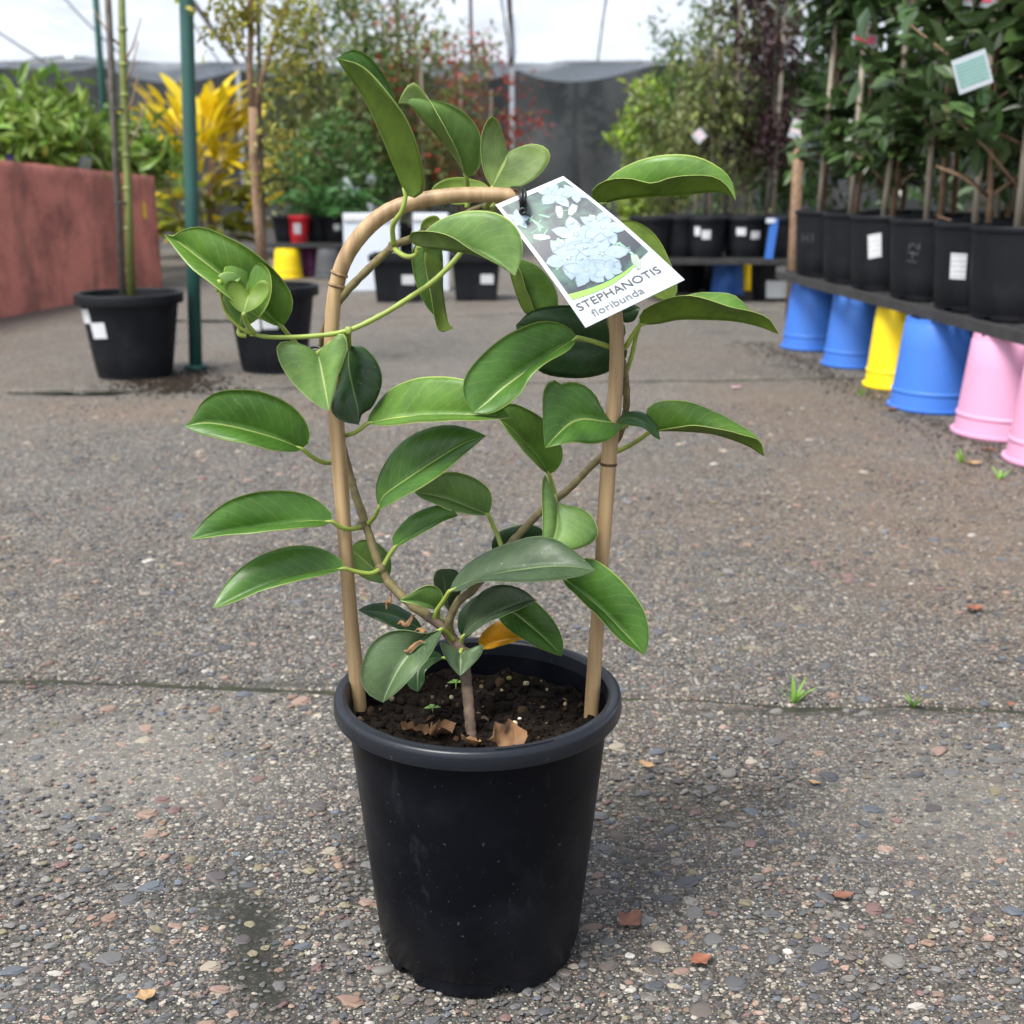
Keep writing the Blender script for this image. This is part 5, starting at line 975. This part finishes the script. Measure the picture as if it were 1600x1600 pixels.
def hang_tag(px, py, d, w_, h_, rot, label, mats, stripes=None):
    p = P(px, py, d); o = empty('hanging_tag', p); tag(o, label, 'tag'); R = Matrix.Rotation(rot, 3, 'Y'); mb = MB(); mb.box((0, 0, 0), (w_, .0015, h_), R=R); mb.build('card', M['card'], o)
    if stripes:
        mt, n_ = stripes
        for i in range(n_): mb = MB(); mb.box(R @ Vector((0, -.0012, h_ * (.36 - .72 * (i + .5) / n_))), (w_ * .86, .0006, h_ * .72 / n_ * .55), R=R); mb.build('printed_band', mt, o)
    elif mats: mb = MB(); mb.box(R @ Vector((0, -.0012, h_ * .08)), (w_ * .82, .0006, h_ * .6), R=R); mb.build('printed_picture', mats, o)
    V, Fc = tube([R @ Vector((0, .001, h_ * .48)), R @ Vector((0, .004, h_ * .48 + .02)), Vector((0, .02, h_ * .5 + .05))], .0012, 5); mesh('tie', V, Fc, M['tie'], o); return o
pinkp = plain('tag_pink_print', (.75, .06, .13), (.8, .2, .3), .4, 60); palepink = plain('tag_pale_pink_print', (.75, .5, .58), (.7, .65, .66), .4, 60); teal = plain('tag_teal_print', (.10, .30, .24), (.15, .36, .3), .4, 60)
hang_tag(1245, 202, 4.9, .05, .07, .3, 'white tag with pale pink flower on top of timber post', palepink); hang_tag(1093, 212, 6.0, .055, .055, .8, 'white diamond tilted tag among narrow columns above far bench', palepink); hang_tag(1351, 63, 3.6, .072, .034, .12, 'tag with bright pink flower print among camellia leaves', pinkp)
hang_tag(1519, 112, 2.66, .072, .070, -.35, 'green and white striped care tag in the near camellia', None, (teal, 7)); hang_tag(1530, -4, 2.95, .07, .04, .1, 'white tag hanging high in near camellia above striped tag', pinkp)
# columns and conifers above the far bench
cols = [(1018, 9.0, .25, 1.22, .30, 'lime', 1300, .07, 'lime green feathery conifer in front of dark cloth'), (1052, 7.2, .3, 1.15, .26, 'olive', 900, .045, 'pale olive shrub between conifer and purple columns'), (1100, 6.2, .22, 1.5, .16, 'olive', 900, .04, 'slender olive column tree at the far bench'),
        (1135, 6.4, .22, 1.9, .17, 'purple', 1100, .04, 'narrow purple leaved column tree on the far bench'), (1165, 6.9, .22, 1.9, .18, 'olive', 1100, .04, 'olive weeping column tree beside purple one'), (1200, 6.3, .22, 1.7, .18, 'purple', 1000, .04, 'dark purple column tree behind the timber post'), (1225, 6.6, .25, 1.6, .25, 'green', 1100, .05, 'green leafy tree right of purple columns'), (1080, 8.4, .3, 1.6, .3, 'green', 900, .05, 'thin green tree far behind the olive column'), (1160, 8.5, .2, 1.9, .4, 'olive', 1100, .05, 'airy olive tree far behind the purple column'), (1290, 7.0, .2, 1.8, .45, 'dark', 1300, .07, 'dark tree deep behind the camellia row')]
for k, (px, d, z0, h, rx, lm, nl, sz, lab) in enumerate(cols):
    b = P(px, 320, d); b.z = .36 if 6.1 < d < 6.5 else 0.0
    branchy('column_tree' if lm in ('purple', 'olive') else 'young_tree', b, lab, 'tree', 'trees above the far bench', h * .95 - b.z, (z0, h - b.z, rx, rx), lm, int(nl * 1.7), sz * 1.15, .42, 'bark_grey', stake=(.025, -.02, (h - b.z) * .7, .010, 'wood'), clumps=60, trunk_r=.012, n_br=10, up=.0, droop=.35, spread=.08, seed=120 + k)
    if b.z == 0: nursery_pot('nursery_pot', (b.x, b.y, 0), .12, .1, .24, M['far_pot'], 'black pot at the foot of ' + lab.split(' behind')[0].split(' in front')[0].split(' between')[0].split(' right')[0].split(' beside')[0].split(' far')[0].split(' deep')[0], 'pot', None, soil=False, seg=24)

# ================================================================== RIGHT: NEAR BENCH
legs = [(1278, 549, .098, 'blue_pot', 'blue upturned pot under the far end of the camellia bench'), (1349, 577, .098, 'blue_pot', 'blue upturned pot between blue and yellow ones under camellia bench'), (1414, 611, .085, 'yellow_pot', 'bright yellow upturned pot under the camellia bench'),
        (1482, 648, .110, 'blue_pot', 'big blue upturned pot between yellow and pink ones'), (1596, 692, .108, 'pink_pot', 'pink upturned pot next to the big blue one under bench'), (1684, 738, .1, 'pink_pot', 'pink upturned pot at the near end of camellia bench')]
for px, py, r, mt, lab in legs: upturned('upturned_pot', px, py, r, r * .80, .225, M[mt], lab, dy=r * .95)
for k, (x, y) in enumerate([(1.62, 4.1), (1.62, 3.4), (1.68, 2.7), (1.68, 2.2)]): nursery_pot('upturned_pot', (x, y, 0), .1, .08, .225, M['blue_pot'], 'blue upturned pot propping the back edge of camellia bench', 'pot', 'props at the back of the bench', soil=False, flip=True, lip=.03)
bench = empty('mesh_bench', (1.0, 3.2, .2255)); tag(bench, 'black mesh bench top carrying the camellia pots on upturned pots', 'bench')
e0 = Vector((.90 - 1.0, 4.22 - 3.2, 0)); e1 = Vector((1.10 - 1.0, 2.0 - 3.2, 0)); ed = e1 - e0
V = []; mb = MB()
for (s0, s1, wd) in ((0, 1, .022),):
    ang = math.atan2(ed.y, ed.x); mb.box((e0 + e1) / 2 + Vector((.011, 0, .0125)), (ed.length, wd, .025), R=Matrix.Rotation(ang, 3, 'Z'))
mb.build('edge_rail', M['tray'], bench)
mb = MB(); mb.box((.42, 4.22 - 3.2, .0125), (1.02, .02, .0245)); mb.build('end_rail', M['tray'], bench); mb = MB(); mb.box((.93, -.09, .0125), (.02, 2.2, .0245)); mb.build('back_rail', M['tray'], bench)
mb = MB()
for k in range(-14, 46):
    for sgn in (-1, 1):
        c = k * .062 - .7 if sgn > 0 else k * .062 - 1.6
        # bars along y = sgn*x + c clipped to the bench rectangle
        pts = []
        for x in np.linspace(-.09, .92, 80):
            y = sgn * x + c
            if -1.17 < y < 1.0 and x > -.078 + .2 * (1.02 - y) / 2.22: pts.append((x, y))
        if len(pts) > 2:
            a, b_ = Vector((*pts[0], .016)), Vector((*pts[-1], .016)); mb.box((a + b_) / 2 - Vector((0, 0, .001 * sgn)), ((b_ - a).length, .011, .009), R=Matrix.Rotation(math.atan2(b_.y - a.y, b_.x - a.x), 3, 'Z'))
o = mb.build('lattice', M['tray'], bench); o['kind'] = 'stuff'
ZB = .2515
camell = []
def edge_x(y): return .90 + .2 * (4.22 - y) / 2.22
def solve_y(left_px, r):
    best = None
    for y in np.linspace(2.0, 5.0, 600):
        x = edge_x(y) + r + .008; ax = y * math.cos(PITCH) + (CAM.z - .45) * math.sin(PITCH); lp = 800 + F_PX * (x - r) / ax
        if best is None or abs(lp - left_px) < best[0]: best = (abs(lp - left_px), y)
    return best[1]
front = [(1243, .100, (), 'H1', 'black pot chalked H1 at the far end of camellia bench'), (1287, .105, (), None, 'plain black pot beside the H1 pot on camellia bench'), (1331, .112, ((-128, 21, .09, .155, .008),), None, 'black pot with a tilted tall sticker on camellia bench'), (1393, .115, (), 'H2', 'black pot chalked sideways H2 on camellia bench'), (1463, .115, ((-138, 22, .075, .135, 0),), None, 'black pot with a square sticker on camellia bench'), (1521, .12, (), None, 'large plain black pot beside square sticker pot on bench')]
ys_ = []
for k, (lp, r, st, ch, lab) in enumerate(front):
    y = solve_y(lp, r); x = edge_x(y) + r + .008; ys_.append((x, y, r))
    t = nursery_pot('nursery_pot', (x, y, ZB), r - .004, (r - .004) * .9, .205, M['far_pot'], lab, 'pot', None, stickers=st, lip=.012, rimw=.004)
    if ch: chalk_text(t, wall_r(r - .004, (r - .004) * .9, .205), ch, .045, -138 if ch == 'H1' else -135, .12, 0 if ch == 'H1' else 1.45)
back = [(1.27, 4.1), (1.31, 3.75), (1.34, 3.4), (1.38, 3.02), (1.41, 2.65), (1.6, 3.95), (1.62, 3.5), (1.64, 3.1), (1.66, 2.7)]
for k, (x, y) in enumerate(back): nursery_pot('nursery_pot', (x, y, ZB), .105, .094, .205, M['far_pot'], 'black pot behind the front row on camellia bench', 'pot', 'back rows of camellia pots', lip=.012, rimw=.004, seg=32)
CL = one_leaf('camellia', .075, .036, FM['dark'], .12, .22)
def camellia(base, label, n, seed, z0=.13, z1=.85, rx=.17, stakeoff=(-.03, -.02), single=True, size=1.0, group=None):
    r = random.Random(seed); t = empty('camellia', base); tag(t, label, 'camellia', group)
    path = [Vector((.012 * math.sin(s * 5 + seed), .012 * math.cos(s * 4 + seed), s * z1)) for s in np.linspace(-.02, 1, 9)]
    V, Fc = tube(path, list(np.linspace(.009, .003, 9)), 7); mesh('trunk', V, Fc, M['bark'], t)
    V, Fc = tube([(stakeoff[0], stakeoff[1], -.03), (stakeoff[0] + r.uniform(-.01, .035), stakeoff[1], .62)], .0085, 8); mesh('stake', V, Fc, M['wood'], t)
    tips = []
    for b in range(16):
        s = r.uniform(.12, .95); p0 = path[int(s * 8)]; a = r.uniform(0, 6.28); L = rx * r.uniform(.5, 1.1) * (1.1 - .4 * s); e = p0 + Vector((math.cos(a) * L, math.sin(a) * L, L * r.uniform(.25, 1.0)))
        V, Fc = tube([p0, p0.lerp(e, .5) + Vector((0, 0, .01)), e], [.004, .003, .0015], 5); mesh('branch', V, Fc, M['bark'], t); tips.append((p0, e))
    if single:
        for k in range(n):
            p0, e = r.choice(tips); f = r.uniform(.15, 1.08); p = p0.lerp(e, f) + Vector((r.gauss(0, .012), r.gauss(0, .012), r.gauss(0, .012)))
            if p.z < z0: p.z = z0 + r.random() * .3
            a = r.uniform(0, 6.28); leaf_obj(t, 'camellia', p, Vector((math.cos(a), math.sin(a), r.uniform(-.45, .6))), r.uniform(-.6, .6), r.uniform(.8, 1.25) * size)
        n = 260
    if True:
        C_ = []
        for k in range(n):
            p0, e = r.choice(tips); p = p0.lerp(e, r.uniform(.15, 1.08)) + Vector((r.gauss(0, .035), r.gauss(0, .035), r.gauss(0, .035)))
            if p.z < z0: p.z = z0 + r.random() * .35
            C_.append(p[:])
        V, Fc = leaf_cloud(np.array(C_), .08 * size, .48, .1, 0); o = mesh('crown', V, Fc, FM['dark'], t, False, tint=tints(n, 6)); o['kind'] = 'stuff'
    return t
clabs = ['dark glossy camellia in the H1 pot at far end', 'dark camellia in the plain pot beside H1', 'dark camellia on pale stake in the tilted sticker pot', 'dark camellia with bare lower stem in the sideways H2 pot', 'large leaved camellia with striped tag in the square sticker pot', 'near camellia with glossy leaves in the large plain pot']
for k, (x, y, r) in enumerate(ys_): camellia((x, y, ZB + .17), clabs[k], 230, 300 + k, rx=.17 + .012 * k, z0=.16 + .05 * (k > 2))
for k, (x, y) in enumerate(back): camellia((x, y, ZB + .17), 'dark camellia in the rows behind the bench front', 430, 340 + k, single=False, group='camellias in the back rows', rx=.2, z0=.13, z1=.95)
for k, (x, y) in enumerate([(2.0, 4.6), (2.1, 3.9), (2.1, 3.2), (1.9, 5.4), (2.5, 4.6)]): branchy('camellia', (x, y, .0), 'tall dense camellia standing behind the bench', 'camellia', 'camellias behind the bench', 1.3, (.3, 1.6, .4, .4), 'dark', 750, .075, .48, 'bark', clumps=60, trunk_r=.015, n_br=14, spread=.1, seed=400 + k)

VV = []; FF = []; TT = []; nb = 0
for k in range(2600):
    y = random.uniform(2.3, 4.3); q = Vector((edge_x(y) - .05 + abs(random.gauss(0, .055)) * random.choice((-1, 1, 1)), y)); s = random.uniform(.001, .0034); v, f = PEB[k % 10]
    VV.append(v * np.array([s, s * .7, s * .4]) + np.array([q.x, q.y, s * .1])); FF += [tuple(j + nb for j in w_) for w_ in f]; nb += len(v); TT.append(np.tile(np.array([.035, .026, .018]) * random.uniform(.5, 1.9), (len(v), 1)))
o = mesh('dirt_crumbs', np.concatenate(VV), FF, M['clod'], None, tint=np.concatenate(TT)); tag(o, 'dark dirt crumbs gathered at the foot of the bench pots', 'dirt', None, 'stuff')
# ================================================================== LITTER, WEEDS
orange = plain('orange_leaf', (.26, .095, .050), (.16, .060, .034), .6, 120); tanl = plain('tan_leaf', (.36, .235, .11), (.25, .15, .07), .6, 120); brownl = plain('rust_leaf', (.20, .085, .05), (.12, .05, .03), .7, 120); pinkl = plain('pink_petal', (.75, .45, .58), None, .6, 60)
for k, (px, py, L, W, rz, mt, lab, cat) in enumerate([(1523, 955, .030, .022, .3, orange, 'curled orange red leaf alone on the paving', 'leaf'), (1010, 1200, .022, .012, 2.4, tanl, 'small tan leaf on paving right of the pot rim', 'leaf'), (1096, 1506, .022, .015, .4, orange, 'torn rust orange leaf on paving right of pot base', 'leaf'), (1316, 1405, .022, .012, .1, brownl, 'flat salmon brown leaf fragment on the stones', 'leaf'), (1272, 1228, .016, .007, -.4, tanl, 'tiny straw coloured leaf sliver in a dark patch', 'leaf'),
                                            (1520, 727, .05, .022, .15, tanl, 'long tan leaf beside the near pink pot', 'leaf'), (1395, 641, .04, .03, .6, brownl, 'brown leaf against the big blue upturned pot', 'leaf'), (1545, 706, .04, .02, 0, brownl, 'dark brown leaf beneath the pink pots', 'leaf'), (1150, 608, .035, .025, .2, pinkl, 'pale pink petal fallen on the open paving', 'petal'), (1240, 560, .035, .02, .2, brownl, 'rust leaf beside the first blue upturned pot', 'leaf'), (985, 1445, .03, .022, .8, brownl, 'matted brown leaf litter tuft beside pot base', 'leaf'), (228, 1562, .018, .014, .5, tanl, 'cream torn leaf flake on the foreground stones', 'leaf'), (495, 632, .04, .018, .1, brownl, 'orange brown leaf in front of the second left pot', 'leaf'), (1580, 1105, .012, .009, .1, orange, 'tiny orange leaf in the paving crack', 'leaf'), (118, 938, .012, .01, .2, M['dry'], 'tiny dark leaf scrap on open paving', 'leaf')]):
    p = G(px, py); dry_leaf('fallen_leaf' if cat == 'leaf' else 'fallen_petal', (p.x, p.y, .0025), L * .8, W * .8, rz, lab, mt, cat, .35, (0, 0), None, 20 + k, .32)
def weed(px, py, h, n, label, seed):
    r = random.Random(seed); p = G(px, py); o = empty('grass_weed', (p.x, p.y, -.004)); tag(o, label, 'weed')
    for k in range(n):
        a = r.uniform(0, 6.28); L = h * r.uniform(.6, 1.1); out = r.uniform(.2, .9); V = []; Fc = []
        for i in range(6):
            s = i / 5; x = L * out * s; z = L * (s - .45 * out * s * s); w_ = .0022 * (1 - s) ** .6 + .0002; sx, sy = -math.sin(a), math.cos(a)
            V += [(x * math.cos(a) - sx * w_, x * math.sin(a) - sy * w_, z), (x * math.cos(a), x * math.sin(a), z - .0007), (x * math.cos(a) + sx * w_, x * math.sin(a) + sy * w_, z)]
        for i in range(5):
            for q in range(2): b_ = i * 3 + q; Fc.append((b_, b_ + 3, b_ + 4, b_ + 1))
        mesh('blade', V, Fc, M['grass'], o, tint=np.tile(np.array([1, 1, 1]) * r.uniform(.7, 1.3), (len(V), 1)))
weed(1240, 1096, .036, 11, 'spreading grass weed in the paving crack', 1); weed(1428, 1100, .020, 7, 'small upright grass weed in the paving crack', 2); weed(1502, 722, .045, 8, 'grass weed at the foot of the pink pots', 3); weed(1562, 748, .04, 8, 'grass tuft beside the near pink pot rim', 4); weed(1345, 618, .04, 7, 'green weed at the foot of yellow upturned pot', 5)
